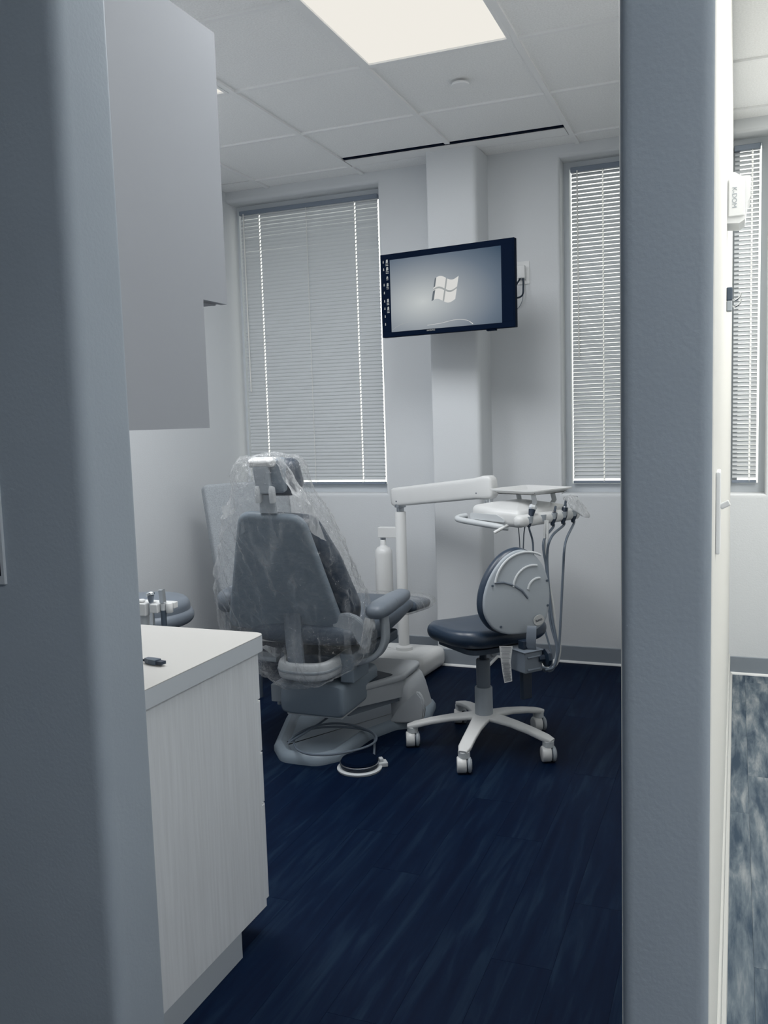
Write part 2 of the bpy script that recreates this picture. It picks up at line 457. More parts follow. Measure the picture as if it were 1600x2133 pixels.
for i in range(len(xs) - 1):
    for y in GY:
        a, b = xs[i] + .012, xs[i + 1] - .012
        if a < XL - .3: continue
        if any(l[0] - .02 < (a + b) / 2 < l[1] + .02 and l[2] < y < l[3] and abs(l[3] - y) > .02 and abs(l[2] - y) > .02 for l in ROOM_LIGHTS): continue
        bm = B(); box(bm, a, b, y - .010, y + .010, HC + .001, HC + .028); new('grid_runner', bm, M['grid'], ceiling)
# linear slot diffuser in the third row
t = thing('slot_diffuser', 'long white linear air diffuser with one dark slot in the ceiling before the wall column', 'air vent', (-1.374, 4.55, HC))
bm = B(); box(bm, -1.958, -.790, 4.503, 4.612, HC + .002, HC + .02); new('diffuser_body', bm, M['grid'], t)
bm = B(); box(bm, -1.958, -.790, 4.478, 4.502, HC + .006, HC + .02); new('air_slot', bm, M['black'], t)
# light fixtures
labels = ['large bright ceiling light panel above the dental chair, cut by the top photo edge',
          'ceiling light panel whose lit corner shows beside the tall upper cabinet',
          'added fill light panel over the floor just inside the opening, unseen above the view',
          'ceiling light panel beyond the partition near the far window of the bright room',
          'ceiling light panel beyond the partition in the bright room, nearer the hallway',
          'small dim ceiling light over the dark hallway']
for (a, b, c, d, p, colr), lb in zip(ROOM_LIGHTS, labels):
    t = thing('ceiling_light', lb, 'ceiling light', ((a + b) / 2, (c + d) / 2, HC))
    bm = B()
    for q in ((a, b, c, c + .014), (a, b, d - .014, d), (a, a + .014, c + .0141, d - .0141), (b - .014, b, c + .0141, d - .0141)):
        box(bm, q[0], q[1], q[2], q[3], HC - .001, HC + .02)
    new('fixture_frame', bm, M['grid'], t)
    bm = B(); box(bm, a + .012, b - .012, c + .012, d - .012, HC + .006, HC + .012); new('lens_panel', bm, M['diffuser'], t)
    l = ceiling_lamp(a, b, c, d, p, colr, 'panel_light'); l.parent = t; l.location = (0, 0, -.006)
# sprinkler cover
t = bm = B(); lathe(bm, [(.036, 0), (.038, .003), (.034, .010), (.010, .012)], (-1.077, 3.704, HC - .012), 28)
tag(new('sprinkler_cover', bm, M['grid'], smooth=True), 'small round white concealed sprinkler cover on a ceiling tile below the light panel', 'ceiling cover')

# ------------------------------------------------------------------ walls
def wall_with_holes(name, xs, zs, holes, y0, depth, m, bev=.022):
    bm = B(); grid = {}
    for i, x in enumerate(xs):
        for j, z in enumerate(zs): grid[i, j] = bm.verts.new((x, y0, z))
    front = []
    for i in range(len(xs) - 1):
        for j in range(len(zs) - 1):
            if (i, j) in holes: continue
            front.append(bm.faces.new((grid[i, j], grid[i + 1, j], grid[i + 1, j + 1], grid[i, j + 1])))
    be = [e for e in bm.edges if len(e.link_faces) == 1]
    r = bmesh.ops.extrude_edge_only(bm, edges=be)
    nv = [g for g in r['geom'] if isinstance(g, bmesh.types.BMVert)]
    bmesh.ops.translate(bm, verts=nv, vec=(0, depth, 0))
    bev_e = []
    for e in bm.edges:
        a, b = e.verts
        if abs(a.co.y - y0) > 1e-6 or abs(b.co.y - y0) > 1e-6 or len(e.link_faces) != 2: continue
        if abs(e.link_faces[0].normal.dot(e.link_faces[1].normal)) > .5: continue
        mx, mz = (a.co.x + b.co.x) / 2, (a.co.z + b.co.z) / 2
        if min(abs(mz - zs[0]), abs(mz - zs[-1])) < 1e-4 or min(abs(mx - xs[0]), abs(mx - xs[-1])) < 1e-4: continue
        bev_e.append(e)
    bm.normal_update()
    bmesh.ops.bevel(bm, geom=bev_e, offset=bev, segments=5, affect='EDGES', profile=.5)
    return struct(name, bm, m, smooth=True)
wx = [XL, -1.888, -.868, .135, XE]; wz = [0, ZS, ZT, HC + .03]
# the operatory and the bright room share one back wall
back = wall_with_holes('wall_back', wx, wz, {(0, 1), (2, 1)}, YB, .19, M['wall'])
bm = B(); box(bm, XL - .12, XL, YH1 + .001, 5.0, 0, HC + .03); struct('wall_left', bm, M['wall'])
bm = B(); box(bm, XE, XE + .1, -2.4, 5.0, 0, HC + .03); struct('wall_right', bm, M['wall_light'])
# outside skin behind the wall around the windows, keeps daylight out of the joints
bm = B()
for q in ((-1.888, -.868, 0, HC), (.135, XE, 0, HC)): box(bm, q[0] - .0, q[1], 4.97, 5.0, q[2], q[3])
box(bm, XL, XE, 4.97, 5.0, 0, ZS); box(bm, XL, XE, 4.97, 5.0, ZT, HC + .08)
struct('wall_outer', bm, M['wall'])
# hallway walls
ox = [(-3.1, YH1), (-3.1, YH0)] + [(JX, YH0), (JX, YH1)]
pts = rpoly([(-3.1, YH0), (JX, YH0), (JX, YH1), (-3.1, YH1)], [0, .026, .012, 0], 6)
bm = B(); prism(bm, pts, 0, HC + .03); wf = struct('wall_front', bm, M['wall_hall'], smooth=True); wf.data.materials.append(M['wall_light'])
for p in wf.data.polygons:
    if p.normal.y > .9: p.material_index = 1  # unseen inner face whitened to bounce light up to the ceiling
pts = rpoly([(PX0, YH0), (PX1, YH0), (PX1, 4.955), (PX0, 4.955)], [.018, .018, 0, 0], 6)
bm = B(); prism(bm, pts, 0, HC + .03)
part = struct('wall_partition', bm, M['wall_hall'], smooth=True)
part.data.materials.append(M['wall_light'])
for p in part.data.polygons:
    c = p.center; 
    if abs(p.normal.x) > .75 and c.y > YH0 + .01: p.material_index = 1  # left face is unseen, whitened to send light up to the ceiling
bm = B(); box(bm, -3.2, -3.1, -2.4, YH1, 0, HC + .03); struct('wall_hall_left', bm, M['wall_hall'])
bm = B(); box(bm, -3.2, XE, -2.4, -2.3, 0, HC + .03); struct('wall_hall_back', bm, M['wall_hall'])
# wall column
pts = rpoly([(-1.520, 4.55), (-1.252, 4.55), (-1.252, YB + .01), (-1.520, YB + .01)], [.012, .032, 0, 0], 6)
bm = B(); prism(bm, pts, 0, HC + .004); struct('wall_column', bm, M['wall'], smooth=True)

# baseboards
def baseboard(name, a, b, nrm, m=None, h=.092):
    """vinyl base with a pale toe from a to b, standing out along nrm"""
    a = Vector((*a, 0)); b = Vector((*b, 0)); n = Vector((*nrm, 0)); d = (b - a)
    bm = B(); mx = frame_mx(a, d, n, (0, 0, 1)) 
    L = d.length
    prof = [(0, 0), (.007, 0), (.007, h - .003), (.005, h), (0, h)]
    v0 = [bm.verts.new(mx @ Vector((0, p[0], p[1]))) for p in prof]; v1 = [bm.verts.new(mx @ Vector((L, p[0], p[1]))) for p in prof]
    bm.faces.new(v0); bm.faces.new(v1[::-1])
    for i in range(5): bm.faces.new((v0[i], v0[(i + 1) % 5], v1[(i + 1) % 5], v1[i]))
    o = struct(name, bm, m or M['base'])
    bm = B(); v0 = []; v1 = []
    for p in [(0.007, 0), (.018, 0), (.016, .006), (.009, .011), (.007, .011)]:
        v0.append(bm.verts.new(mx @ Vector((0, p[0], p[1])))); v1.append(bm.verts.new(mx @ Vector((L, p[0], p[1]))))
    bm.faces.new(v0); bm.faces.new(v1[::-1])
    for i in range(5): bm.faces.new((v0[i], v0[(i + 1) % 5], v1[(i + 1) % 5], v1[i]))
    new('base_toe', bm, M['trim'] if h < .1 else m, o)
    return o
baseboard('baseboard_back', (-1.252, YB), (PX0, YB), (0, -1))
baseboard('baseboard_window', (XL, YB), (-1.52, YB), (0, -1))
baseboard('baseboard_column', (-1.52, 4.55), (-1.252, 4.55), (0, -1))
baseboard('baseboard_column_side', (-1.252, 4.55), (-1.252, YB), (1, 0))
baseboard('baseboard_left', (XL, YH1), (XL, YB), (1, 0))
baseboard('baseboard_far_room', (PX1, YB), (XE, YB), (0, -1))
baseboard('baseboard_partition', (PX1, YH0 + .02), (PX1, YB), (1, 0), M['pale_base'], .10)

# ------------------------------------------------------------------ windows and blinds
def window(n, x0, x1, wl=.030):
    z0, z1, y = ZS, ZT, 4.905
    w = .030; bm = B()
    box(bm, x0, x0 + wl, y, y + .05, z0, z1); box(bm, x1 - w, x1, y, y + .05, z0, z1)
    box(bm, x0 + wl, x1 - w, y, y + .05, z0, z0 + .045); box(bm, x0 + wl, x1 - w, y, y + .05, z1 - w, z1)
    f = struct('window_%d' % n, bm, M['frame'])
    bm = B(); box(bm, x0 + wl - .004, x1 - w + .004, y + .03, y + .034, z0 + .04, z1 - w + .004)
    new('pane', bm, M['glass'], f)
window(1, XL, -1.888, .014); window(2, -.868, PX0); window(3, PX1, .135)

def blind(x0, x1, label, tilt, y=4.885, z0=.972, z1=2.640, wand=None, cords=(), slots=None, head=M['headrail'], hh=.026, top_gap=0):
    t = thing('window_blind', label, 'window blind', ((x0 + x1) / 2, y, z1), group=None)
    bm = B(); box(bm, x0, x1, y - .016, y + .016, z1 - hh, z1, .002, 1); new('headrail', bm, head, t)
    pitch = .0212; W2 = .0125; base = Vector((x1 - x0 - .008, 0, 0))
    # one slat mesh, shared
    b2 = B(); nseg = 6; ca, sa = math.cos(tilt), math.sin(tilt); hwx = (x1 - x0 - .008) / 2; xm = (x0 + x1) / 2
    cols = [-hwx]
    for cx in sorted(slots if slots is not None else cords): cols += [cx - xm - .0035, cx - xm + .0035]      # slots the lift cords run through
    cols.append(hwx); g = []
    for k in range(nseg + 1):
        s_ = -1 + 2 * k / nseg; yy = s_ * W2; zz = .0022 * (1 - s_ * s_)
        g.append([b2.verts.new((cx, yy * ca - zz * sa, yy * sa + zz * ca)) for cx in cols])
    for k in range(nseg):
        for q in range(len(cols) - 1):
            if q % 2 == 1 and 1 <= k <= 4: continue
            b2.faces.new((g[k][q], g[k][q + 1], g[k + 1][q + 1], g[k + 1][q]))
    me = bpy.data.meshes.new('slat'); b2.to_mesh(me); b2.free(); me.materials.append(M['slat'])
    for p in me.polygons: p.use_smooth = True
    z = z1 - hh - .014; i = 0
    while z > z0 + .022:
        o = bpy.data.objects.new('slat', me); COL.objects.link(o); o.parent = t
        o.location = (0, 0, z - z1); o.rotation_euler = (random.uniform(-.02, .02), random.uniform(-.0006, .0006), 0)
        z -= pitch
    bm = B(); box(bm, x0 + .002, x1 - .002, y - .011, y + .011, z0, z0 + .014, .002, 1); new('bottom_rail', bm, M['headrail'], t)
    for cx in cords:
        bm = B(); tube(bm, [(cx, y - .014, z1 - hh), (cx, y - .014, z0 + .008)], .0013, 5)
        tube(bm, [(cx, y + .014, z1 - hh), (cx, y + .014, z0 + .008)], .0013, 5); new('lift_cord', bm, M['cord'], t)
    if wand:
        bm = B(); tube(bm, [(wand[0], y - .022, z1 - .02), (wand[0] + .004, y - .026, wand[1])], .0035, 6); new('tilt_wand', bm, M['cord'], t)
    return t
blind(-2.832, -1.924, 'closed mini blind on the left window beside the wall screen', R(68), cords=(-2.70, -2.38, -2.07), slots=(-2.70, -2.07), wand=(-2.80, 1.55))
blind(-.826, PX0 - .004, 'half-open mini blind on the window right of the wall column, left of the partition', R(53), cords=(-.66,), wand=(-.79, 1.65), z0=.974)
blind(PX1 + .004, .098, 'narrow strip of mini blind beyond the partition at the right edge', R(50), cords=(.062,), z0=.974)

# ------------------------------------------------------------------ upper and base cabinets
CX = -1.151
t = thing('upper_cabinet', 'tall pale wall cabinet with a stepped side panel hanging over the counter', 'cabinet', (-1.6, YH1, 1.338))
prof = [(YH1 + .002, 1.338), (1.799, 1.338), (1.799, 1.634), (1.903, 1.634), (1.903, 2.262), (YH1 + .002, 2.262)]
mxp = Matrix(((0, 0, 1, 0), (1, 0, 0, 0), (0, 1, 0, 0), (0, 0, 0, 1)))
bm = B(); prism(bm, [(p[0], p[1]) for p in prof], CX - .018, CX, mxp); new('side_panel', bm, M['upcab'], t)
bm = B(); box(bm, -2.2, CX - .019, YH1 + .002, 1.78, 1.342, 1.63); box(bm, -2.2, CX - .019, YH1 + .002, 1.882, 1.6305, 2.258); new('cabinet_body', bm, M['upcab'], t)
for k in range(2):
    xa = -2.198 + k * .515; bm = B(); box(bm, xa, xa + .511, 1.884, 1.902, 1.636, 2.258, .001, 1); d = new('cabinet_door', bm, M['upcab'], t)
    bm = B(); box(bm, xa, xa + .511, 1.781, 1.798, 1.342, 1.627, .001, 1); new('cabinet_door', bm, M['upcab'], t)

t = thing('base_cabinet', 'pale wood-grain base cabinet with four stacked drawers under the white counter', 'cabinet', (-1.6, YH1, 0))
prof = [(YH1 + .002, 0), (1.830, 0), (1.830, .068), (1.962, .068), (1.962, .757), (YH1 + .002, .757)]
bm = B(); prism(bm, [(YH1 + .002, .0685), (1.960, .0685), (1.960, .757), (YH1 + .002, .757)], CX - .018, CX, mxp); new('side_panel', bm, M['cab'], t)
bm = B(); box(bm, -2.3, CX - .0005, YH1 + .002, 1.830, 0, .068); new('toe_kick', bm, M['greypl'], t)
bm = B(); box(bm, -2.3, CX - .019, YH1 + .002, 1.958, .0685, .755); new('cabinet_body', bm, M['cab'], t)
for k in range(2):
    xa, xb = (-1.151 - .50 * (k + 1) + .002, -1.151 - .50 * k - .001)
    for z0, z1 in ((.086, .345), (.351, .484), (.490, .624), (.630, .752)):
        bm = B(); box(bm, xa, xb, 1.961, 1.976, z0, z1, .0012, 1); d = new('drawer', bm, M['cab'], t)
        bm = B(); box(bm, xa + .001, xb - .001, 1.961, 1.9765, z1 - .0005, z1 + .0015); new('edge_highlight', bm, M['white'], d)  # white strip paints in the highlight on each drawer's top edge
pts = rpoly([(-2.32, YH1 + .003), (CX + .012, YH1 + .003), (CX + .012, 2.000), (-2.32, 2.000)], [0, 0, .035, 0], 8)
bm = B(); prism(bm, pts, .7575, .7985)
top = new('countertop', bm, M['edge'], smooth=True, angle=30)
tag(top, 'white laminate countertop with rounded corner on the base cabinet', 'countertop')
pts2 = offset_in(pts if area(pts) > 0 else pts[::-1], .0008)
bm = B(); prism(bm, pts2, .7986, .8002); new('laminate_top', bm, M['counter'], top)
bm = B(); prism(bm, pts, .79845, .79858); new('dark_seam', bm, M['darkpl'], top)

# usb plug and cable on the counter
t = thing('usb_cable', 'short dark plug and cable end lying on the white countertop', 'cable', (-1.24, 1.655, .8003))
d = Vector((1, -.22, 0)).normalized()
def P(u, z=.0): return Vector((-1.2405, 1.6585, .8003)) + d * u + Vector((0, 0, z))
mx = frame_mx(P(0), d, Vector((0, 0, 1)).cross(d), (0, 0, 1))
bm = B(); prism(bm, rpoly([(-.028, -.006), (-.010, -.010), (.012, -.010), (.012, .010), (-.010, .010), (-.028, .006)], .002, 2), .002, .013, mx); new('plug_body', bm, M['slatepl'], t, True)
bm = B(); box(bm, .0125, .030, -.0075, .0075, .004, .011, mx=mx); new('connector', bm, M['darkpl'], t)
bm = B(); tube(bm, [P(-.028, .006), P(-.06, .005), P(-.12, .004) + Vector((0, .02, 0)), P(-.25, .004) + Vector((0, .01, 0))], .003, 6, 5); new('cord', bm, M['darkpl'], t, True)

# ------------------------------------------------------------------ wall monitor
d_l, d_r = 4.49, 4.14
def unproj(px, py, d): return CAM + fw * d + rt * ((px - 800) / FPX * d) - up * ((py - 1066.5) / FPX * d)
TL, TR, BR, BL = unproj(790, 531, d_l), unproj(1069, 499, d_r), unproj(1076, 682, d_r), unproj(798, 700, d_l)
cen = (TL + TR + BR + BL) / 4
xd = ((TR - TL) + (BR - BL)); xd.z = 0; xd.normalize()
nd = Vector((xd.y, -xd.x, 0))             # towards the viewer
MW = ((TR - TL).length + (BR - BL).length) / 2; MH = ((TL - BL).length + (TR - BR).length) / 2
mm = frame_mx(cen, xd, (0, 0, 1), nd)
t = thing('wall_monitor', 'black flat monitor showing a desktop, tilted on an arm on the wall column', 'monitor', tuple(cen))
hw, hh = MW / 2, MH / 2
bm = B(); box(bm, -hw, hw, -hh, hh, -.032, 0, .003, 2, mm); casing = new('casing', bm, M['black'], t)
# picture area, measured on the photo as fractions of the casing
sx0, sx1, sy0, sy1 = -hw + .045 * MW, hw - .018 * MW, -hh + .055 * MH, hh - .050 * MH
bm = B(); box(bm, -hw + .008, hw - .008, -hh + .03, hh - .012, .0002, .0012, mx=mm); new('glass_front', bm, M['black'], t)
def screen_mat():
    m = bpy.data.materials.new('screen_wallpaper'); m.use_nodes = True; nt = m.node_tree; L = nt.links.new
    nt.nodes.remove(nt.nodes['Principled BSDF'])
    em = nt.nodes.new('ShaderNodeEmission'); tc = nt.nodes.new('ShaderNodeTexCoord')
    sub = nt.nodes.new('ShaderNodeVectorMath'); sub.operation = 'SUBTRACT'; sub.inputs[1].default_value = (.30, .38, 0)
    mul = nt.nodes.new('ShaderNodeVectorMath'); mul.operation = 'MULTIPLY'; mul.inputs[1].default_value = (1.0, 1.05, 0)
    ln = nt.nodes.new('ShaderNodeVectorMath'); ln.operation = 'LENGTH'
    L(tc.outputs['UV'], sub.inputs[0]); L(sub.outputs[0], mul.inputs[0]); L(mul.outputs[0], ln.inputs[0])
    r = nt.nodes.new('ShaderNodeValToRGB'); e = r.color_ramp.elements
    e[0].position = .0; e[0].color = (.52, .55, .55, 1); e[1].position = .95; e[1].color = (.045, .075, .115, 1)
    k = e.new(.40); k.color = (.27, .30, .33, 1); k = e.new(.68); k.color = (.13, .165, .21, 1)
    L(ln.outputs[1], r.inputs[0]); L(r.outputs[0], em.inputs[0]); em.inputs[1].default_value = 1.0
    L(em.outputs[0], nt.nodes['Material Output'].inputs[0]); return m
M['screen'] = screen_mat()
M['glow'] = mat('screen_light', (0, 0, 0), .5, 0, emis=(.66, .66, .64, 1)); M['glow2'] = mat('screen_glow_dim', (0, 0, 0), .5, 0, emis=(.36, .38, .38, 1))
M['glow_line'] = mat('screen_logo_line', (0, 0, 0), .5, 0, emis=(.34, .36, .36, 1)); M['glow_dark'] = mat('screen_logo_shade', (0, 0, 0), .5, 0, emis=(.13, .15, .17, 1))
# desktop wallpaper between two dark side bands: fractions u (0..1 across casing), v (0..1 up)
def UV(u, v, z=.0016): return mm @ Vector((-hw + u * MW, -hh + v * MH, z))
u0_, u1_, v0_, v1_ = .078, .908, .060, .925
bm = B(); uvl = bm.loops.layers.uv.new('uv')
vs = [bm.verts.new(UV(u, v)) for u, v in ((u0_, v0_), (u1_, v0_), (u1_, v1_), (u0_, v1_))]
f = bm.faces.new(vs)
for lp, q in zip(f.loops, ((0, 0), (1, 0), (1, 1), (0, 1))): lp[uvl].uv = q
scr = new('screen_picture', bm, M['screen'], t)
# waving four-pane emblem in the middle of the desktop
def wave(u, v):      # u, v in 0..1 over the flag
    sk = .16
    y = v + .11 * math.sin(u * 2 * PI + .2) * -1 * -1
    return u - sk * (1 - v), y
def flag_pt(u, v, z):
    a, b = wave(u, v)
    return UV(.425 + (a * .178), .375 + b * .262, z)
def flag(u0, u1, v0, v1, m, name, z=.0026):
    bm = B(); n = 10; rows = []
    for i in range(n + 1):
        u = u0 + (u1 - u0) * i / n
        rows.append((bm.verts.new(flag_pt(u, v0, z)), bm.verts.new(flag_pt(u, v1, z))))
    for a, b in zip(rows, rows[1:]): bm.faces.new((a[0], b[0], b[1], a[1]))
    return new(name, bm, m, scr)
flag(.02, .98, .02, .98, M['glow_line'], 'emblem_ground', .0021)
for q in ((0, .47, .54, 1), (.53, 1, .54, 1), (0, .47, 0, .46), (.53, 1, 0, .46)): flag(*q, M['glow'], 'emblem_pane')
flag(0, .10, 0, .44, M['glow_dark'], 'emblem_shade', .0029)
flag(0, .07, .60, 1, M['glow_dark'], 'emblem_shade', .0029)
bm = B(); tube(bm, [UV(*p) for p in ((.70, .075), (.66, .12), (.60, .14), (.54, .135), (.46, .115), (.36, .105))], [.0022, .0022, .0018, .0014] + [.0010] * 30, 5, 6); new('light_streak', bm, M['glow'], scr)
bm = B(); tube(bm, [UV(*p) for p in ((.085, .085), (.12, .12), (.17, .15), (.22, .165))], .0008, 4, 4); new('light_streak', bm, M['glow2'], scr)
# desktop icons in the left band
rnd = random.Random(3)
def icon(u, v, w, h, m, lines=1):
    bm = B(); ps = [(u - w / 2, v - h / 2), (u + w / 2, v - h / 2 + h * .1), (u + w / 2 - w * .1, v + h / 2), (u - w / 2 + w * .15, v + h / 2 - h * .05)]
    bm.faces.new([bm.verts.new(UV(a, b, .0016)) for a, b in ps])
    for k in range(lines):
        bm.faces.new([bm.verts.new(UV(a, b, .0016)) for a, b in ((u - w * .6, v - h * .85 - k * .018), (u + w * .6, v - h * .85 - k * .018), (u + w * .6, v - h * .85 + .008 - k * .018), (u - w * .6, v - h * .85 + .008 - k * .018))])
    new('desktop_icon', bm, m, t)
for u, v, w, h in ((.055, .915, .018, .042), (.056, .825, .019, .044), (.055, .725, .013, .02), (.056, .635, .016, .042), (.055, .445, .016, .042), (.056, .350, .016, .042)): icon(u, v, w, h, M['glow2'], 2)
for u, v in ((.026, .915), (.028, .825), (.028, .64), (.028, .545), (.028, .445), (.029, .355), (.030, .26), (.030, .165)): icon(u, v, .007, .022, M['glow2'], 1)
text('brand_lettering', 'SAMSUNG', .010, M['glow2'], mm @ Matrix.Translation((-hw + .385 * MW, -hh + .018, .0014)), t)
bm = B(); box(bm, hw * .72 - .05, hw * .72 - .002, -hh - .008, -hh, -.028, -.006, .002, 1, mm); new('sensor_bar', bm, M['black'], t)
# arm to the column
bm = B(); mc = Vector((-1.385, 4.5485, cen.z)); bk = cen - nd * .033
box(bm, mc.x - .05, mc.x + .05, mc.y - .012, mc.y, cen.z - .11, cen.z + .11, .003, 1)
tube(bm, [mc + Vector((0, -.01, 0)), mc + Vector((.08, -.10, 0)), bk], .016, 10, 4); box(bm, -.06, .06, -.06, .06, -.046, -.0325, .003, 1, mm); new('mount_arm', bm, M['slatepl'], t)
# outlet with plug and cords
t = thing('wall_outlet', 'white wall outlet plate with a plug beside the monitor edge', 'outlet', (-1.068, YB, 2.105))
bm = B(); box(bm, -1.108, -1.030, YB - .006, YB, 2.046, 2.166, .002, 2); new('cover_plate', bm, M['trim'], t)
for z in (2.126, 2.083):
    bm = B(); box(bm, -1.086, -1.052, YB - .009, YB - .0062, z - .015, z + .015, .003, 2); new('socket', bm, M['offwhite'], t)
t = thing('power_plug', 'white plug adapter with two dark cords in the outlet right of the monitor', 'plug', (-1.062, YB - .01, 2.10))
bm = B(); box(bm, -1.088, -1.048, YB - .045, YB - .0095, 2.074, 2.142, .006, 2); new('adapter_body', bm, M['trim'], t, True)
y = YB - .03
bm = B(); tube(bm, [(-1.075, y, 2.075), (-1.082, y - .02, 2.055), (-1.10, y - .05, 2.02), (-1.14, y - .10, 1.995), (-1.17, y - .2, 2.0)], .0045, 8, 6); new('power_cord', bm, M['darkpl'], t, True)
bm = B(); tube(bm, [(-1.060, y, 2.075), (-1.057, y - .01, 2.03), (-1.060, y - .02, 1.985), (-1.085, y - .05, 1.968), (-1.12, y - .1, 1.975), (-1.17, y - .2, 1.985)], .0048, 8, 6); new('power_cord', bm, M['darkpl'], t, True)
bm = B(); tube(bm, [(-1.060, y, 2.0), (-1.060, y - .02, 1.96), (-1.075, y - .04, 1.92), (-1.10, y - .08, 1.90), (-1.16, y - .2, 1.90)], .0016, 6, 6); new('thin_cable', bm, M['hose'], t, True)

# ------------------------------------------------------------------ partition fittings
t = thing('light_switch', 'white light switch plate with toggle on the bright side of the partition', 'light switch', (PX1, 1.34, 1.20))
bm = B(); box(bm, PX1, PX1 + .006, 1.305, 1.376, 1.142, 1.257, .002, 2); new('switch_plate', bm, M['trim'], t)
mx = Matrix.Translation((PX1 + .0055, 1.342, 1.205)) @ Matrix.Rotation(R(-28), 4, 'Y')
bm = B(); box(bm, 0, .014, -.005, .005, -.004, .004, .0015, 2, mx); new('toggle', bm, M['white'], t)
t = thing('wall_dispenser', 'small white wedge-shaped dispenser high on the bright side of the partition', 'dispenser', (PX1, 2.4, 1.88))
prof = [(0, .008), (.018, .004), (.034, -.006), (.058 - .002, -.008), (.058, -.014), (.057, -.058), (.050, -.068), (.044, -.110), (.030, -.118), (.0, -.116)]
zz = 1.34 + (.2345 * 2.4)
mxw = Matrix(((1, 0, 0, PX1), (0, 0, 1, 2.4), (0, 1, 0, zz + .012), (0, 0, 0, 1)))
bm = B(); prism(bm, [(p[0] * .93, p[1]) for p in prof], 0, .10, mxw); new('dispenser_body', bm, M['trim'], t, True, 30)
bm = B(); box(bm, PX1 + .003, PX1 + .040, 2.395, 2.399, zz - .090, zz + .002, .002, 1); new('front_plate', bm, M['trim'], t)
text('lettering', 'K-DOM', .015, M['greypl'], Matrix.Translation((PX1 + .016, 2.3945, zz - .045)) @ Matrix.Rotation(R(90), 4, 'X') @ Matrix.Rotation(R(-90), 4, 'Z'), t)
t = thing('coat_hook', 'dark double wall hook on the bright side of the partition below the dispenser', 'hook', (PX1, 2.4, 1.62))
zh = 1.34 + .127 * 2.4
bm = B(); box(bm, PX1 - .0, PX1 + .014, 2.40, 2.43, zh - .032, zh + .0, .002, 1); new('hook_block', bm, M['slatepl'], t)
bm = B(); box(bm, PX1 - .0, PX1 + .013, 2.40, 2.43, zh - .058, zh - .0325, .002, 1); new('hook_plate', bm, M['greypl'], t)
for dz in (-.030, -.046):
    bm = B(); tube(bm, [(PX1 + .013, 2.41, zh + dz), (PX1 + .022, 2.41, zh + dz - .001), (PX1 + .031, 2.41, zh + dz + .006), (PX1 + .034, 2.41, zh + dz + .016)], .0022, 8, 5); new('hook', bm, M['chrome'], t, True)
# dark framed panel at the left edge of the hall wall
t = thing('framed_panel', 'dark framed panel on the hallway wall at the left photo edge', 'picture', (-1.30, YH0, 1.25))
bm = B()
x1 = -1.183
for q in ((-1.62, x1, 1.078, 1.092), (-1.62, x1, 1.438, 1.452), (-1.62, -1.606, 1.0921, 1.4379), (x1 - .007, x1, 1.0921, 1.4379)): box(bm, q[0], q[1], YH0 - .006, YH0, q[2], q[3])
new('picture_frame', bm, M['edge'], t)
bm = B(); box(bm, -1.6055, x1 - .0072, YH0 - .004, YH0 - .001, 1.0925, 1.4375); new('dark_panel', bm, M['black'], t)
# ------------------------------------------------------------------ a photo pixel on the vertical plane y = Y, as a point of the room
def at(px, py, Y):
    d = fw + rt * ((px - 800) / FPX) - up * ((py - 1066.5) / FPX)
    return CAM + d * (Y / d.y)

# ------------------------------------------------------------------ dental chair
CHX = -1.66
t = thing('dental_chair', 'grey and navy dental chair seen from behind, wrapped back raised, on the dark floor', 'dental chair', (CHX, 3.4, 0))
# floor plate with raised rim
out = rpoly([(-1.77, 3.13), (-1.68, 3.02), (-1.52, 3.02), (-1.455, 3.10), (-1.43, 3.36), (-1.37, 3.50), (-1.30, 3.55), (-1.265, 3.66), (-1.30, 3.86), (-1.46, 3.92), (-1.74, 3.88), (-1.90, 3.5)],
            [.03, .08, .08, .05, .10, .06, .05, .08, .06, .1, .1, .1], 5)
bm = B()
po = out if area(out) > 0 else out[::-1]
rg = [(po, .0), (po, .018), (offset_in(po, .012), .036), (offset_in(po, .030), .042), (offset_in(po, .048), .034), (offset_in(po, .060), .020)]
vr = [[bm.verts.new((p[0], p[1], z)) for p in ps] for ps, z in rg]
n = len(po)
for a, b in zip(vr, vr[1:]):
    for i in range(n): bm.faces.new((a[i], a[(i + 1) % n], b[(i + 1) % n], b[i]))
bm.faces.new(vr[0][::-1]); bm.faces.new(vr[-1])
new('base_plate', bm, M['shell'], t, True)
# riser shroud and foot lobe
bm = B(); loft(bm, [((-1.365, 3.70, .036), (1, 0, 0), (0, 1, 0), .062, .14, 5), ((-1.378, 3.69, .14), (1, 0, 0), (0, 1, 0), .052, .13, 5), ((-1.385, 3.69, .180), (1, 0, 0), (0, 1, 0), .046, .125, 4), ((-1.39, 3.69, .200), (1, 0, 0), (0, 1, 0), .035, .11, 4)], 28)
new('riser_shroud', bm, M['riser'], t, True, 50)
bm = B()
lobe = [at(x, y, 3.52) for x, y in ((813, 1502), (842, 1504), (868, 1502), (884, 1496), (887, 1475), (882, 1452), (871, 1438), (852, 1455), (832, 1474))]
mxl = Matrix(((1, 0, 0, 0), (0, 0, 1, 0), (0, 1, 0, 0), (0, 0, 0, 1)))
prism(bm, [(p.x, max(p.z, .012)) for p in lobe], 3.50, 3.53, mxl); bmesh.ops.bevel(bm, geom=list(bm.edges), offset=.006, segments=2, affect='EDGES')
new('foot_fairing', bm, M['riser'], t, True, 50)
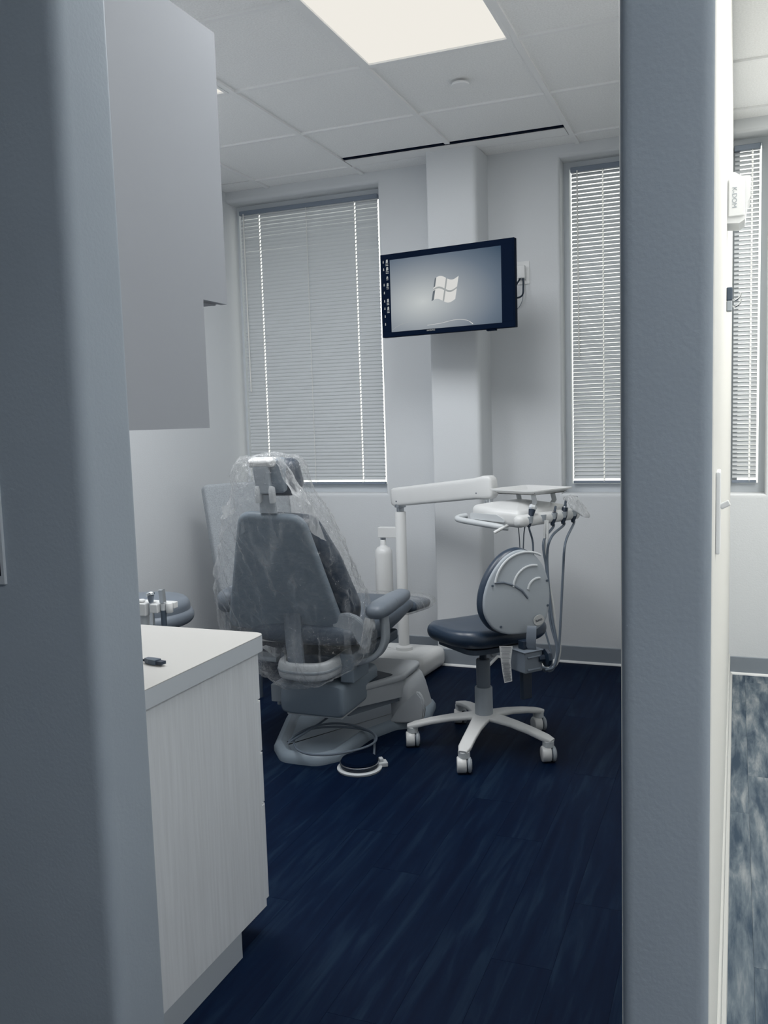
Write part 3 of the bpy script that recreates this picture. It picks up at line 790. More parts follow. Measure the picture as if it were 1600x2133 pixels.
# lift arm cover, running back from the motor housing to the riser
A_, B_ = Vector((-1.495, 3.285, 0)), Vector((-1.352, 3.575, 0)); dd = (B_ - A_).normalized(); nn = Vector((dd.y, -dd.x, 0))
L_ = (B_ - A_).length; mx = frame_mx(A_, dd, -nn, (0, 0, 1))
bm = B(); prism(bm, rpoly([(0, .150), (L_, .130), (L_, .205), (L_ * .3, .232), (.03, .222)], [.01, .01, .02, .03, .02], 4), 0, .15, mx @ Matrix(((1, 0, 0, 0), (0, 0, 1, 0), (0, 1, 0, 0), (0, 0, 0, 1))))
new('lift_cover', bm, M['riser'], t, True, 35)
bm = B(); prism(bm, [(.01, .115), (L_, .112), (L_, .150), (.01, .160)], .012, .14, mx @ Matrix(((1, 0, 0, 0), (0, 0, 1, 0), (0, 1, 0, 0), (0, 0, 0, 1))))
new('lift_arm', bm, M['midpl'], t)
# top cover of the lift with its dark slot
bm = B(); pillow(bm, rpoly([(-1.56, 3.36), (-1.47, 3.33), (-1.345, 3.56), (-1.35, 3.80), (-1.58, 3.80)], .04, 5), .03, .012, Matrix.Translation((0, 0, .220)))
new('top_cover', bm, M['riser'], t, True)
bm = B(); prism(bm, rpoly([(-1.53, 3.40), (-1.455, 3.385), (-1.385, 3.54), (-1.54, 3.60)], .02, 4), .2352, .2366); new('cover_slot', bm, M['darkpl'], t)
# motor housing
bm = B(); loft(bm, [((-1.595, 3.145, .228), (1, 0, 0), (0, 0, 1), .138, .060, 7), ((-1.595, 3.155, .226), (1, 0, 0), (0, 0, 1), .146, .069, 7), ((-1.595, 3.50, .226), (1, 0, 0), (0, 0, 1), .146, .069, 7)], 36)
new('motor_housing', bm, M['shell'], t, True, 50)
bm = B(); box(bm, -1.72, -1.47, 3.165, 3.5, .148, .1565, .002, 1); new('bottom_pan', bm, M['offwhite'], t)
bm = B(); p0, p1 = at(570, 1458, 3.27), at(590, 1424, 3.27); box(bm, p0.x, p1.x - .002, 3.25, 3.36, p0.z, p1.z, .004, 2)
cyl(bm, (p0.x + .018, 3.29, p0.z - .022), (p0.x + .018, 3.29, p0.z), .010); new('side_connector', bm, M['shell_l'], t)
# under-seat frame
bm = B(); box(bm, -1.76, -1.43, 3.19, 3.72, .352, .400, .010, 2); new('seat_frame', bm, M['slatepl'], t)
bm = B(); box(bm, -1.475, -1.415, 3.17, 3.33, .300, .420, .006, 2); box(bm, -1.72, -1.50, 3.20, 3.5, .3075, .3515, .004, 1); new('lift_bracket', bm, M['shell'], t)
# horseshoe bracket
st = []
path = spline([(-1.705, 3.27, .362), (-1.715, 3.17, .360), (-1.695, 3.105, .358), (-1.64, 3.09, .356), (-1.57, 3.092, .356), (-1.515, 3.115, .360), (-1.485, 3.18, .372), (-1.485, 3.27, .376)], 5)
for i, p in enumerate(path):
    tt = (path[min(i + 1, len(path) - 1)] - path[max(i - 1, 0)]); tt.z = 0; tt.normalize()
    st.append((p, (tt.y, -tt.x, 0), (0, 0, 1), .020, .036, 3.2))
bm = B(); loft(bm, st, 20); new('swivel_bracket', bm, M['offwhite'], t, True)
st2 = [(Vector(c) + Vector((0, 0, .0)), a, b, w + .004, .008, 3) for c, a, b, w, h, e in st]
bm = B(); loft(bm, st2, 14); new('bracket_rib', bm, M['shell_l'], t, True)
# back: strap, shell, cushion
Pb, Pt = Vector((-1.705, 3.165, .500)), Vector((-1.652, 2.965, 1.008))
ub = (Pt - Pb).normalized(); xb = Vector((1, .06, 0)); xb = (xb - ub * xb.dot(ub)).normalized(); nb = xb.cross(ub).normalized()
HB = (Pt - Pb).length
mb = frame_mx(Pb, xb, ub, nb)
bm = B(); strap(bm, [(-1.655, 3.128, .60), (-1.652, 3.122, .52), (-1.640, 3.104, .44), (-1.632, 3.098, .388)], (1, 0, 0), [.040, .038, .036, .035], .012); new('back_strap', bm, M['midpl'], t, True)
shell = rpoly([(-.245, .0), (.0, -.012), (.235, .0), (.258, .045), (.140, HB), (-.128, HB), (-.250, .045)], [.07, .1, .05, .05, .075, .075, .06], 8)
def shellfn(x, y, z):
    v = y / HB; dish = -.012 * max(0, 1 - (x / .17) ** 2) * (1 if .10 < v < .88 else max(0, min((v) / .10, (1 - v) / .12)))
    return (x, y, z + (dish if z > 0 else 0))
bm = B(); pillow(bm, shell, .045, .028, mb, .006, seg=6, fn=shellfn); new('back_shell', bm, M['shell'], t, True)
cush = rpoly([(-.225, -.02), (.275, -.02), (.305, .10), (.235, .33), (.150, HB - .045), (-.120, HB - .045), (-.20, .33), (-.245, .10)], [.06, .07, .12, .2, .08, .08, .2, .1], 8)
bm = B(); pillow(bm, cush, .105, .05, mb @ Matrix.Translation((0, 0, -.077)), .01, seg=7); new('back_cushion', bm, M['navy'], t, True)
# hinge elbow at the lower right of the shell
el = [at(x, y, 3.15) for x, y in ((690, 1288), (705, 1279), (722, 1277), (742, 1284), (758, 1298), (768, 1318), (771, 1345), (760, 1352), (748, 1338), (738, 1322), (722, 1313), (700, 1314))]
bm = B(); prism(bm, [(p.x, p.z) for p in el], 3.135, 3.170, mxl); bmesh.ops.bevel(bm, geom=list(bm.edges), offset=.004, segments=2, affect='EDGES'); new('hinge_elbow', bm, M['shell_l'], t, True, 60)
# neck, headrest
zc = lambda px, py, Y: at(px, py, Y)
nk0, nk1 = at(560, 1068, 2.955), at(556, 1030, 2.945)
bm = B(); strap(bm, [nk0, nk1], (1, 0, 0), [.036, .030], .010); new('neck_plate', bm, M['shell_l'], t, True)
hc = at(552, 993, 2.93)
mh = frame_mx(hc, (1, .05, 0), (0, -.16, 1), (0, -1, -.16)) if False else None
hx = Vector((1, .10, 0)).normalized(); hu = Vector((.0, -.20, 1)); hu = (hu - hx * hu.dot(hx)).normalized(); hn = hx.cross(hu)
mh = frame_mx(hc, hx, hu, hn)
pad = rpoly([(-.080, -.05), (-.045, -.085), (.055, -.085), (.095, -.05), (.080, .060), (-.080, .060)], [.04, .04, .04, .04, .04, .04], 6)
bm = B(); pillow(bm, pad, .095, .042, mh @ Matrix.Translation((.020, -.012, -.088)), .006, seg=6); new('headrest_cushion', bm, M['navy'], t, True)
bm = B(); pillow(bm, rpoly([(-.052, -.066), (.052, -.066), (.058, .066), (-.058, .066)], .012, 4), .04, .008, mh @ Matrix.Translation((.018, .0, -.021))); new('headrest_plate', bm, M['shell'], t, True, 50)
bm = B(); pillow(bm, rpoly([(-.034, -.062), (.026, -.062), (.026, .045), (-.038, .045)], .008, 4), .024, .006, mh @ Matrix.Translation((0, 0, .012))); new('headrest_bracket', bm, M['shell_l'], t, True, 50)
bm = B(); pillow(bm, rpoly([(-.056, .034), (.048, .034), (.052, .066), (-.054, .066)], .010, 4), .055, .014, mh @ Matrix.Translation((0, .006, -.002))); new('headrest_cap', bm, M['white'], t, True, 60)
for px in (537, 566):
    a, b = at(px, 1020, 2.915), at(px + 3, 1046, 2.93)
    bm = B(); strap(bm, [a + Vector((0, .004, .010)), a, b], (1, 0, 0), [.008, .0105, .0105], .012); new('headrest_hinge', bm, M['offwhite'], t, True, 60)
# seat and leg section
X1, Z1 = (1, 0, 0), (0, 0, 1)
bm = B(); loft(bm, [((-1.62, 3.115, .500), X1, Z1, .19, .020, 3), ((-1.62, 3.125, .500), X1, Z1, .225, .037, 3), ((-1.62, 3.16, .498), X1, Z1, .243, .048, 3.4), ((-1.618, 3.30, .480), X1, (0, -.1, 1), .245, .060, 3.4), ((-1.61, 3.45, .480), X1, (0, -.1, 1), .243, .066, 3.2), ((-1.605, 3.60, .492), X1, (0, -.1, 1), .238, .060, 3), ((-1.60, 3.72, .503), X1, Z1, .232, .050, 2.8), ((-1.60, 3.79, .500), X1, Z1, .222, .040, 2.6), ((-1.60, 3.825, .492), X1, Z1, .20, .026, 2.4), ((-1.60, 3.835, .488), X1, Z1, .16, .010, 2.2)], 36)
new('seat_cushion', bm, M['navy_soft'], t, True, 70)
bm = B(); loft(bm, [((-1.595, 3.80, .475), X1, Z1, .16, .014, 3), ((-1.595, 3.83, .473), X1, Z1, .205, .034, 3.2), ((-1.59, 4.04, .452), X1, Z1, .205, .034, 3.2), ((-1.59, 4.10, .446), X1, Z1, .190, .028, 3), ((-1.59, 4.12, .444), X1, Z1, .15, .012, 3)], 30)
toe = new('foot_section', bm, M['navy_soft'], t, True, 70)
# armrests
for sx, xx in ((1, -1.312), (-1, -1.990)):
    bm = B(); za = .598 if sx > 0 else .608; hk = 1 if sx > 0 else 1.55
    stn = [(3.135, .014, .010), (3.145, .030, .022), (3.165, .041, .030), (3.22, .047, .034), (3.30, .046, .033)]
    loft(bm, [((xx, y, za + .03 * (y - 3.13)), X1, Z1, w, h * hk, 2.5) for y, w, h in stn], 24); new('armrest', bm, M['arm_vinyl'], t, True, 80)
    bm = B(); stn = [(3.303, .045, .032), (3.40, .044, .030), (3.47, .038, .026), (3.50, .026, .017), (3.508, .012, .008)]
    loft(bm, [((xx, y, za + .03 * (y - 3.13)), X1, Z1, w, h * hk, 2.5) for y, w, h in stn], 24); new('armrest_front', bm, M['arm_vinyl'], t, True, 80)
    bm = B(); loft(bm, [((xx, y, za + .03 * (y - 3.13) - .001), X1, Z1, .0435, .0305, 2.5) for y in (3.2995, 3.3035)], 24); new('armrest_joint', bm, M['darkpl'], t, True, 80)
    bm = B(); s = sx
    strap(bm, [(xx + .005 * s, 3.24, .578), (xx + .012 * s, 3.235, .53), (xx + .014 * s, 3.225, .47), (xx - .010 * s, 3.215, .42), (xx - .065 * s, 3.21, .388), (xx - .15 * s, 3.21, .372), (xx - .22 * s, 3.21, .368)], (0, 1, .0), [.028, .03], .012, 5)
    new('armrest_support', bm, M['shell_l'], t, True, 60)
    if sx > 0:
        bm = B(); cyl(bm, (xx - .035, 3.155, .545), (xx - .010, 3.175, .545), .024, 20, bev=.004); new('pivot_cap', bm, M['offwhite'], t, True)

# ------------------------------------------------------------------ polythene cover over back and headrest
def wrinkle(bm, amp, sc, seed=0, ridge=0):
    from mathutils import noise
    if ridge:
        for v in bm.verts:
            d = Vector((v.co.x - CHX, v.co.y - 3.08, 0)); d = d.normalized() if d.length > 1e-4 else Vector((0, -1, 0))
            q = Vector((v.co.x * 17 + v.co.z * 6, v.co.y * 17, v.co.z * 5 + seed)); k = 1 - abs(noise.noise(q)) * 2
            q2 = Vector((v.co.x * 38 - v.co.z * 14, v.co.y * 38, v.co.z * 12 + seed)); k2 = 1 - abs(noise.noise(q2)) * 2
            v.co += d * (ridge * max(0, k) ** 3 + ridge * .45 * max(0, k2) ** 2)
    for v in bm.verts:
        n = noise.noise_vector(Vector((v.co.x * sc, v.co.y * sc, v.co.z * sc * .45)) + Vector((seed, 0, 0)))
        n2 = noise.noise_vector(Vector((v.co.x * sc * 3.1, v.co.y * sc * 3.1, v.co.z * sc * 1.6)) + Vector((seed, 5, 0)))
        v.co += n * amp + n2 * amp * .4
lev = [(1.232, -1.640, 2.945, .045, .040), (1.222, -1.635, 2.955, .105, .085), (1.16, -1.635, 2.965, .135, .115), (1.08, -1.64, 2.985, .165, .125), (1.0, -1.645, 3.01, .205, .13),
       (.90, -1.655, 3.05, .245, .14), (.78, -1.665, 3.10, .285, .15), (.66, -1.675, 3.145, .315, .16), (.56, -1.68, 3.175, .325, .165), (.49, -1.665, 3.18, .325, .17), (.43, -1.65, 3.18, .30, .17), (.37, -1.64, 3.17, .235, .15), (.325, -1.635, 3.14, .15, .10), (.290, -1.632, 3.10, .04, .03)]
sp = spline([(a[0], a[1], a[2]) for a in lev], 12); sp2 = spline([(a[3], a[4], 0) for a in lev], 12); NR = 240
bm = B(); rings = []
for p, q in zip(sp, sp2):
    z, cx, cy = p; w, d = max(q.x, .01), max(q.y, .01); ring = []
    for k in range(NR):
        a = 2 * PI * k / NR; e = 2.4
        ca, sa = math.cos(a), math.sin(a)
        ring.append(bm.verts.new((cx + math.copysign(abs(ca) ** (2 / e), ca) * w, cy + math.copysign(abs(sa) ** (2 / e), sa) * d, z)))
    rings.append(ring)
for a, b in zip(rings, rings[1:]):
    for i in range(NR): bm.faces.new((a[i], a[(i + 1) % NR], b[(i + 1) % NR], b[i]))
wrinkle(bm, .014, 11, 0, .012)
cover = new('plastic_cover', bm, M['film'], None, True, 180)
tag(cover, 'clear wrinkled plastic sheet draped over the dental chair back and headrest', 'plastic cover')
def patch(name, pts, Y, m, parent, nx=14, amp=.008):
    """crumpled loose piece of film between four corners"""
    c = [at(*p, y) for p, y in zip(pts, Y)]
    bm = B(); g = []
    for i in range(nx + 1):
        row = []
        for j in range(nx + 1):
            u, v = i / nx, j / nx
            row.append(bm.verts.new((c[0] * (1 - u) + c[1] * u) * (1 - v) + (c[3] * (1 - u) + c[2] * u) * v))
        g.append(row)
    for i in range(nx):
        for j in range(nx): bm.faces.new((g[i][j], g[i + 1][j], g[i + 1][j + 1], g[i][j + 1]))
    wrinkle(bm, amp, 24, 3)
    return new(name, bm, m, parent, True, 180)
patch('crumpled_flap', ((566, 948), (592, 955), (650, 1052), (608, 1030)), (2.86, 2.93, 2.93, 2.85), M['film_thick'], cover)
patch('crumpled_flap', ((608, 1030), (650, 1052), (682, 1130), (650, 1110)), (2.85, 2.93, 2.98, 2.93), M['film_thick'], cover)
patch('loose_tab', ((459, 1056), (503, 1044), (492, 1066), (466, 1082)), (2.86, 2.90, 2.92, 2.86), M['film_thick'], cover, 8, .003)
patch('crumpled_flap', ((762, 1285), (778, 1290), (770, 1360), (745, 1362)), (3.10, 3.14, 3.14, 3.06), M['film_thick'], cover)
patch('crumpled_flap', ((545, 1345), (592, 1350), (596, 1385), (548, 1350)), (3.06, 3.06, 3.06, 3.06), M['film_thick'], cover, 10, .006)
# clear sleeve on the foot section
bm = B(); loft(bm, [((-1.595, 3.845, .471), X1, Z1, .214, .044, 3.2), ((-1.59, 4.04, .453), X1, Z1, .214, .044, 3.2), ((-1.59, 4.13, .446), X1, Z1, .207, .040, 3.2), ((-1.59, 4.16, .443), X1, Z1, .18, .03, 3)], 30, cap=False)
tag(new('toe_sleeve', bm, M['film'], None, True, 180), 'clear plastic sleeve over the far foot end of the dental chair', 'plastic cover')

# ------------------------------------------------------------------ foot control
fc = Vector((-1.352, 3.055, 0))
t = thing('foot_control', 'round dark foot pedal on a white ring with coiled hose on the floor', 'foot pedal', tuple(fc))
bm = B(); lathe(bm, [(.086, 0), (.088, .003), (.088, .008), (.084, .011)], fc, 40); new('base_ring', bm, M['offwhite'], t, True)
bm = B(); lathe(bm, [(.072, .0112), (.074, .018), (.072, .022)], fc, 40); new('drum', bm, M['darkpl'], t, True)
bm = B(); lathe(bm, [(.073, .0222), (.0765, .024), (.0765, .028), (.073, .030)], fc, 40); new('rim_ring', bm, M['steel'], t, True, 50)
bm = B(); lathe(bm, [(.072, .0302), (.074, .033), (.068, .042), (.04, .047), (.005, .048)], fc, 40); new('pedal_disc', bm, M['black'], t, True)
bm = B(); mx = Matrix.Translation(fc) @ Matrix.Rotation(R(35), 4, 'Z'); box(bm, .070, .110, -.020, .020, .0005, .020, .004, 2, mx); box(bm, .078, .094, -.012, .012, .020, .034, .003, 2, mx); new('hose_clamp', bm, M['offwhite'], t)
hp = [fc + Vector((.03, .075, .02))]
for k in range(0, 47):
    a = R(20) + 2 * PI * k / 30; r = .165 + .008 * math.sin(k * .7)
    hp.append(Vector((-1.515 + r * math.cos(a) * 1.02, 3.17 + r * math.sin(a) * 1.02, .052 + .0035 * k / 10)))
hp.append(Vector((-1.60, 3.33, .10))); hp.append(Vector((-1.58, 3.36, .165)))
bm = B(); tube(bm, hp, .0048, 8, 3); new('hose', bm, M['hose'], t, True)

# ------------------------------------------------------------------ stools
def stool(cx, cy, zs, ang0, caster_dir, label, group, full=True):
    t = thing('operator_stool' if full else 'assistant_stool', label, 'stool', (cx, cy, 0))
    c = Vector((cx, cy, 0))
    for k in range(5):
        a = ang0 + k * 2 * PI / 5; d = Vector((math.cos(a), math.sin(a), 0)); w = Vector((-d.y, d.x, 0))
        bm = B(); strap(bm, [c + d * .020 + Vector((0, 0, .126)), c + d * .07 + Vector((0, 0, .124)), c + d * .14 + Vector((0, 0, .118)), c + d * .22 + Vector((0, 0, .105)), c + d * .285 + Vector((0, 0, .090)), c + d * .315 + Vector((0, 0, .081))], w, [.040, .034, .028, .026, .0255, .016], .010)
        leg = new('leg', bm, M['white'], t, True, 60)
        p = c + d * .296
        bm = B(); cyl(bm, p + Vector((0, 0, .058)), p + Vector((0, 0, .083)), .023, 20, bev=.002); new('caster_collar', bm, M['offwhite'], leg, True)
        ax = Vector((math.cos(caster_dir[k]), math.sin(caster_dir[k]), 0))
        q = p + Vector((ax.y, -ax.x, 0)) * .006; q.z = .031
        bm = B(); cyl(bm, q - ax * .028, q + ax * .008, .031, 24, bev=.003); new('caster_hood', bm, M['white'], leg, True, 50)
        bm = B(); cyl(bm, q + ax * .0082, q + ax * .0118, .027, 20); new('wheel_gap', bm, M['darkpl'], leg, True, 50)
        bm = B(); cyl(bm, q + ax * .012, q + ax * .026, .031, 24, bev=.004); cyl(bm, q + ax * .026, q + ax * .029, .021, 20, bev=.001); new('wheel', bm, M['greypl'], leg, True, 40)
    bm = B(); lathe(bm, [(.036, .112), (.040, .118), (.037, .135), (.036, .245), (.034, .248)], c, 28); new('outer_column', bm, M['shell_l'], t, True, 50)
    bm = B(); lathe(bm, [(.0285, .248), (.0285, zs - .118), (.026, zs - .114)], c, 28); new('middle_column', bm, M['midpl'], t, True, 50)
    bm = B(); lathe(bm, [(.015, zs - .114), (.015, zs - .070)], c, 20); new('gas_piston', bm, M['darkpl'], t, True, 50)
    return t, c
caster = [R(20), R(25), R(35), R(15), R(22)]
zs = .478
t, c = stool(-.955, 3.44, zs, R(-90), caster, 'navy operator stool with grey shell backrest on a white five-wheel base', None)
F = Vector((-.74, .67, 0)).normalized(); Rv = Vector((-F.y, F.x, 0)) * -1      # facing, and its right
sc = c + Vector((.0, .02, 0))
seat = rpoly([(-.215, -.20), (.215, -.20), (.235, .06), (.13, .22), (-.13, .22), (-.235, .06)], [.13, .13, .15, .12, .12, .15], 8)
def seatfn(x, y, z):
    return (x, y, z + .012 * (x / .2) ** 2 - (.018 * max(0, y / .2) ** 2) + .010 * max(0, -y / .2) ** 2)
ms = frame_mx(sc + Vector((0, 0, zs)), Rv, F, (0, 0, 1))
bm = B(); pillow(bm, seat, .070, .034, ms, .002, seg=7, fn=seatfn); new('seat', bm, M['navy'], t, True)
bm = B(); prism(bm, rpoly([(-.15, -.15), (.15, -.15), (.16, .10), (.10, .17), (-.10, .17), (-.16, .10)], .06, 6), -.056, -.036, ms); new('seat_pan', bm, M['slatepl'], t)
bm = B(); loft(bm, [(sc + Vector((0, 0, zs - .0565)), Rv, F, .075, .11, 5), (sc + Vector((0, 0, zs - .082)), Rv, F, .050, .07, 5)], 20); new('mechanism', bm, M['slatepl'], t, True, 40)
bm = B(); a = sc + Vector((.01, -.01, zs - .075)); tube(bm, [a, a + Vector((.04, -.04, -.025))], .006, 8); new('height_lever', bm, M['offwhite'], t, True)
# backrest
bc = Vector((-.776, 3.275, .680)); N = Vector((.60, -.80, 0)).normalized(); X = Vector((-N.y, N.x, 0))
tilt = Vector((N.x * -.10, N.y * -.10, 1)).normalized(); Nn = X.cross(tilt).normalized()
mbk = frame_mx(bc, X, tilt, Nn)
shp = [(x * .92, y * .93) for x, y in cspline([(-.02, -.172), (.06, -.168), (.118, -.135), (.145, -.07), (.150, .02), (.130, .095), (.09, .148), (.035, .172), (-.025, .158), (-.078, .115), (-.120, .055), (-.145, -.015), (-.145, -.080), (-.115, -.135), (-.07, -.162)], 5)]
big = offset_in(shp if area(shp) > 0 else shp[::-1], -.006)
bm = B(); pillow(bm, big, .062, .030, mbk @ Matrix.Translation((0, .002, -.042)), .004, seg=6); new('backrest_cushion', bm, M['navy'], t, True)
bm = B(); pillow(bm, shp, .018, .009, mbk, .012, seg=4); bk_ = new('backrest_shell', bm, M['greypl'], t, True)
def onsh(x, y):
    s = min(1, math.hypot(x / .15, y / .17)); return mbk @ Vector((x, y, .0095 + .012 * (1 - s * s)))
def arc(cx, cy, r, a0, a1, n=14): return [onsh(cx + r * math.cos(R(a0 + (a1 - a0) * k / n)), cy + r * math.sin(R(a0 + (a1 - a0) * k / n))) for k in range(n + 1)]
for pts_ in (arc(.045, .015, .135, 168, 62), arc(.07, .010, .088, 172, 78), arc(.09, .0, .048, 170, 82)):
    bm = B(); tube(bm, pts_, .0045, 8); new('raised_arc', bm, M['offwhite'], bk_, True)
bm = B(); tube(bm, [onsh(x, y) for x, y in ((-.088, .042), (-.055, .042), (-.015, .028), (.018, .005), (.040, -.025))], [.004, .0042, .0045, .005, .004, .003], 8); new('raised_arc', bm, M['midpl'], bk_, True)
for x, y in ((-.098, .032), (-.072, -.125), (.128, .035), (.125, -.06)):
    bm = B(); p = onsh(x, y); cyl(bm, p - Nn * .002, p + Nn * .0015, .0045, 12); new('screw', bm, M['slatepl'], bk_)
bm = B(); ms_ = mbk @ Matrix.Translation((.082, -.112, .0165)) @ Matrix.Rotation(R(14), 4, 'Z'); prism(bm, [(.023 * math.cos(2 * PI * k / 24), .021 * math.sin(2 * PI * k / 24)) for k in range(24)], -.0010, .0010, ms_ @ Matrix.Rotation(R(14), 4, 'X')); st_ = new('sticker', bm, M['paper'], bk_)
text('sticker_lettering', 'Brewer', .0095, M['ink'], ms_ @ Matrix.Rotation(R(14), 4, 'X') @ Matrix.Translation((0, .002, .0012)), bk_)
bm = B(); box(bm, -.014, .014, -.004, -.002, .0012, .0016, mx=ms_ @ Matrix.Rotation(R(14), 4, 'X')); new('sticker_line', bm, M['ink'], bk_)
# strap from backrest, slide box, hanging bar, knob, tag
pa, pb = at(1107, 1308, 3.24), at(1106, 1345, 3.24)
bm = B(); strap(bm, [pa + Vector((0, .012, .004)), pa + Vector((0, .004, -.006)), pb, pb + Vector((0, .01, -.02))], (1, .0, 0), .019, .003); new('back_bracket', bm, M['midpl'], t, True, 60)
p = at(1090, 1378, 3.22)
mxb = frame_mx(p, (.80, -.60, 0), (.60, .80, 0), (0, 0, 1))
mxb = frame_mx(p + Vector((0, .04, 0)), Vector((.62, .785, 0)), Vector((-.785, .62, 0)), (0, 0, 1))
bm = B(); box(bm, -.042, .042, -.048, .048, -.042, .036, .004, 2, mxb)
for z in (-.030, .018):
    tube(bm, [mxb @ Vector((-.030, -.049, z)), mxb @ Vector((.030, -.049, z))], .004, 8)
new('slide_box', bm, M['midpl'], t)
bm = B(); box(bm, -.046, .046, -.052, .052, .0365, .042, .002, 1, mxb); new('box_lid', bm, M['midpl'], t)
bm = B(); box(bm, -.022, .022, -.010, .010, -.155, -.0425, .003, 2, mxb); new('slide_bar', bm, M['darkpl'], t)
bm = B(); box(bm, -.026, .024, -.02, .012, .0425, .075, .003, 2, mxb); new('slide_neck', bm, M['darkpl'], t)
k0 = at(1122, 1372, 3.25); k1 = at(1137, 1370, 3.27)
bm = B(); lathe(bm, [(.012, 0), (.014, .022), (.034, .026), (.037, .034), (.030, .044)], k0, 8, (k1 - k0)); new('tension_knob', bm, M['darkpl'], t)
bm = B(); tg = [at(x, y, 3.215) for x, y in ((1040, 1346), (1044, 1380), (1047, 1402), (1051, 1423))]; te = [at(x, y, 3.215) for x, y in ((1068, 1346), (1064, 1380), (1066, 1402), (1067, 1419))]
vv = []
for a, b in zip(tg, te): vv.append((bm.verts.new(a), bm.verts.new(b), bm.verts.new(b + Vector((0, .0006, 0))), bm.verts.new(a + Vector((0, .0006, 0)))))
for a, b in zip(vv, vv[1:]):
    for k in range(4): bm.faces.new((a[k], a[(k + 1) % 4], b[(k + 1) % 4], b[k]))
bm.faces.new(vv[0]); bm.faces.new(vv[-1])
tgo = new('care_tag', bm, M['paper'], t)
bm = B(); rr = random.Random(5)
for k in range(38):
    f = (k + 1) / 40 * 3; i = min(2, int(f)); g = f - i
    a = tg[i].lerp(tg[i + 1], g); b = te[i].lerp(te[i + 1], g); s0 = .06 + rr.random() * .12; s1 = .80 + rr.random() * .14
    q0, q1 = a.lerp(b, s0), a.lerp(b, s1); o = Vector((0, -.0004, 0)); h = Vector((0, 0, .0006))
    bm.faces.new([bm.verts.new(q0 + o - h), bm.verts.new(q1 + o - h), bm.verts.new(q1 + o + h), bm.verts.new(q0 + o + h)])
lo = new('printed_lines', bm, M['ink'], tgo); lo['kind'] = 'stuff'

t, c = stool(-2.29, 3.02, .575, R(-70), caster, 'round grey padded stool behind the countertop by the left wall', None, False)
bm = B(); pillow(bm, [(.20 * math.cos(2 * PI * k / 40), .20 * math.sin(2 * PI * k / 40)) for k in range(40)], .062, .030, Matrix.Translation((-2.29, 3.02, .560)), .0, seg=6); new('seat_lower', bm, M['arm_vinyl'], t, True)
bm = B(); pillow(bm, [(.185 * math.cos(2 * PI * k / 40), .185 * math.sin(2 * PI * k / 40)) for k in range(40)], .050, .035, Matrix.Translation((-2.29, 3.02, .612)), .018, seg=6, back=False); new('seat_cushion', bm, M['arm_vinyl'], t, True)
bm = B(); lathe(bm, [(.05, .505), (.13, .528)], c, 28); new('seat_pan', bm, M['slatepl'], t, True, 50)

# ------------------------------------------------------------------ delivery unit
t = thing('delivery_unit', 'white dental delivery unit with swing arm, post and floor box beside the wall column', 'dental unit', (-1.65, 4.38, 0))
bm = B(); pillow(bm, rpoly([(-1.96, 4.215), (-1.492, 4.215), (-1.462, 4.535), (-1.96, 4.535)], [.03, .045, .04, .03], 6), .118, .045, Matrix.Translation((0, 0, .0595)), .002, seg=7); new('floor_box', bm, M['white'], t, True)
PO = Vector((-1.650, 4.375, 0))
bm = B(); lathe(bm, [(.045, .120), (.045, .136), (.029, .146), (.029, .860), (.027, .864)], PO, 28); new('post', bm, M['white'], t, True, 50)
bm = B(); lathe(bm, [(.020, .865), (.020, .885), (.030, .888), (.030, .905)], PO, 24); new('post_collar', bm, M['steel'], t, True, 50)
AE = Vector((-1.070, 4.12, 1.016)); AS = Vector((-1.695, 4.395, .938)); ad_ = (AE - AS).normalized(); side = Vector((ad_.y, -ad_.x, 0)).normalized(); aup = side.cross(ad_); aup = aup if aup.z > 0 else -aup
bm = B(); LA = (AE - AS).length
stn = [(0, .018, .030), (.006, .027, .042), (.025, .031, .050), (.06, .032, .050), (LA - .10, .034, .052), (LA - .05, .033, .058), (LA - .015, .031, .056), (LA - .004, .028, .045), (LA, .018, .030)]
loft(bm, [(AS + ad_ * s, side, aup, w, h, 5) for s, w, h in stn], 28); arm_ = new('swing_arm', bm, M['white'], t, True, 60)
for s in (.05, LA - .09):
    p = AS + ad_ * s + side * .0335 - aup * .022; bm = B(); cyl(bm, p - side * .004, p + side * .0005, .0035, 10); new('arm_screw', bm, M['slatepl'], arm_)
bm = B(); pj = AE - ad_ * .045; pj.z = 0
for d_ in (-.010, .012): cyl(bm, (pj.x + d_, pj.y - d_, .925), (pj.x + d_, pj.y - d_, .965), .0075, 14)
cyl(bm, (pj.x, pj.y, .915), (pj.x, pj.y, .926), .026, 20); new('arm_joint', bm, M['chrome'], t, True, 50)
# bottle bracket and water bottle
bk0, bk1 = at(790, 1119, 4.375), at(828, 1098, 4.375)
bm = B(); box(bm, bk0.x, bk1.x - .0, 4.355, 4.395, bk0.z, bk1.z, .003, 2); new('bottle_bracket', bm, M['white'], t)
bx = at(799, 1150, 4.375).x; zt = bk0.z - .0005
bm = B(); lathe(bm, [(.014, zt - .012), (.015, zt)], (bx, 4.375, 0), 16); new('bottle_cap', bm, M['steel'], t, True)
z0, z1 = .405, zt - .0125
bm = B(); lathe(bm, [(.035, z0), (.046, z0 + .008), (.047, z0 + .03), (.047, z1 - .075), (.044, z1 - .056), (.034, z1 - .042), (.020, z1 - .034), (.016, z1 - .026), (.016, z1 - .002), (.014, z1)], (bx, 4.375, 0), 32); new('water_bottle', bm, M['white'], t, True, 60)
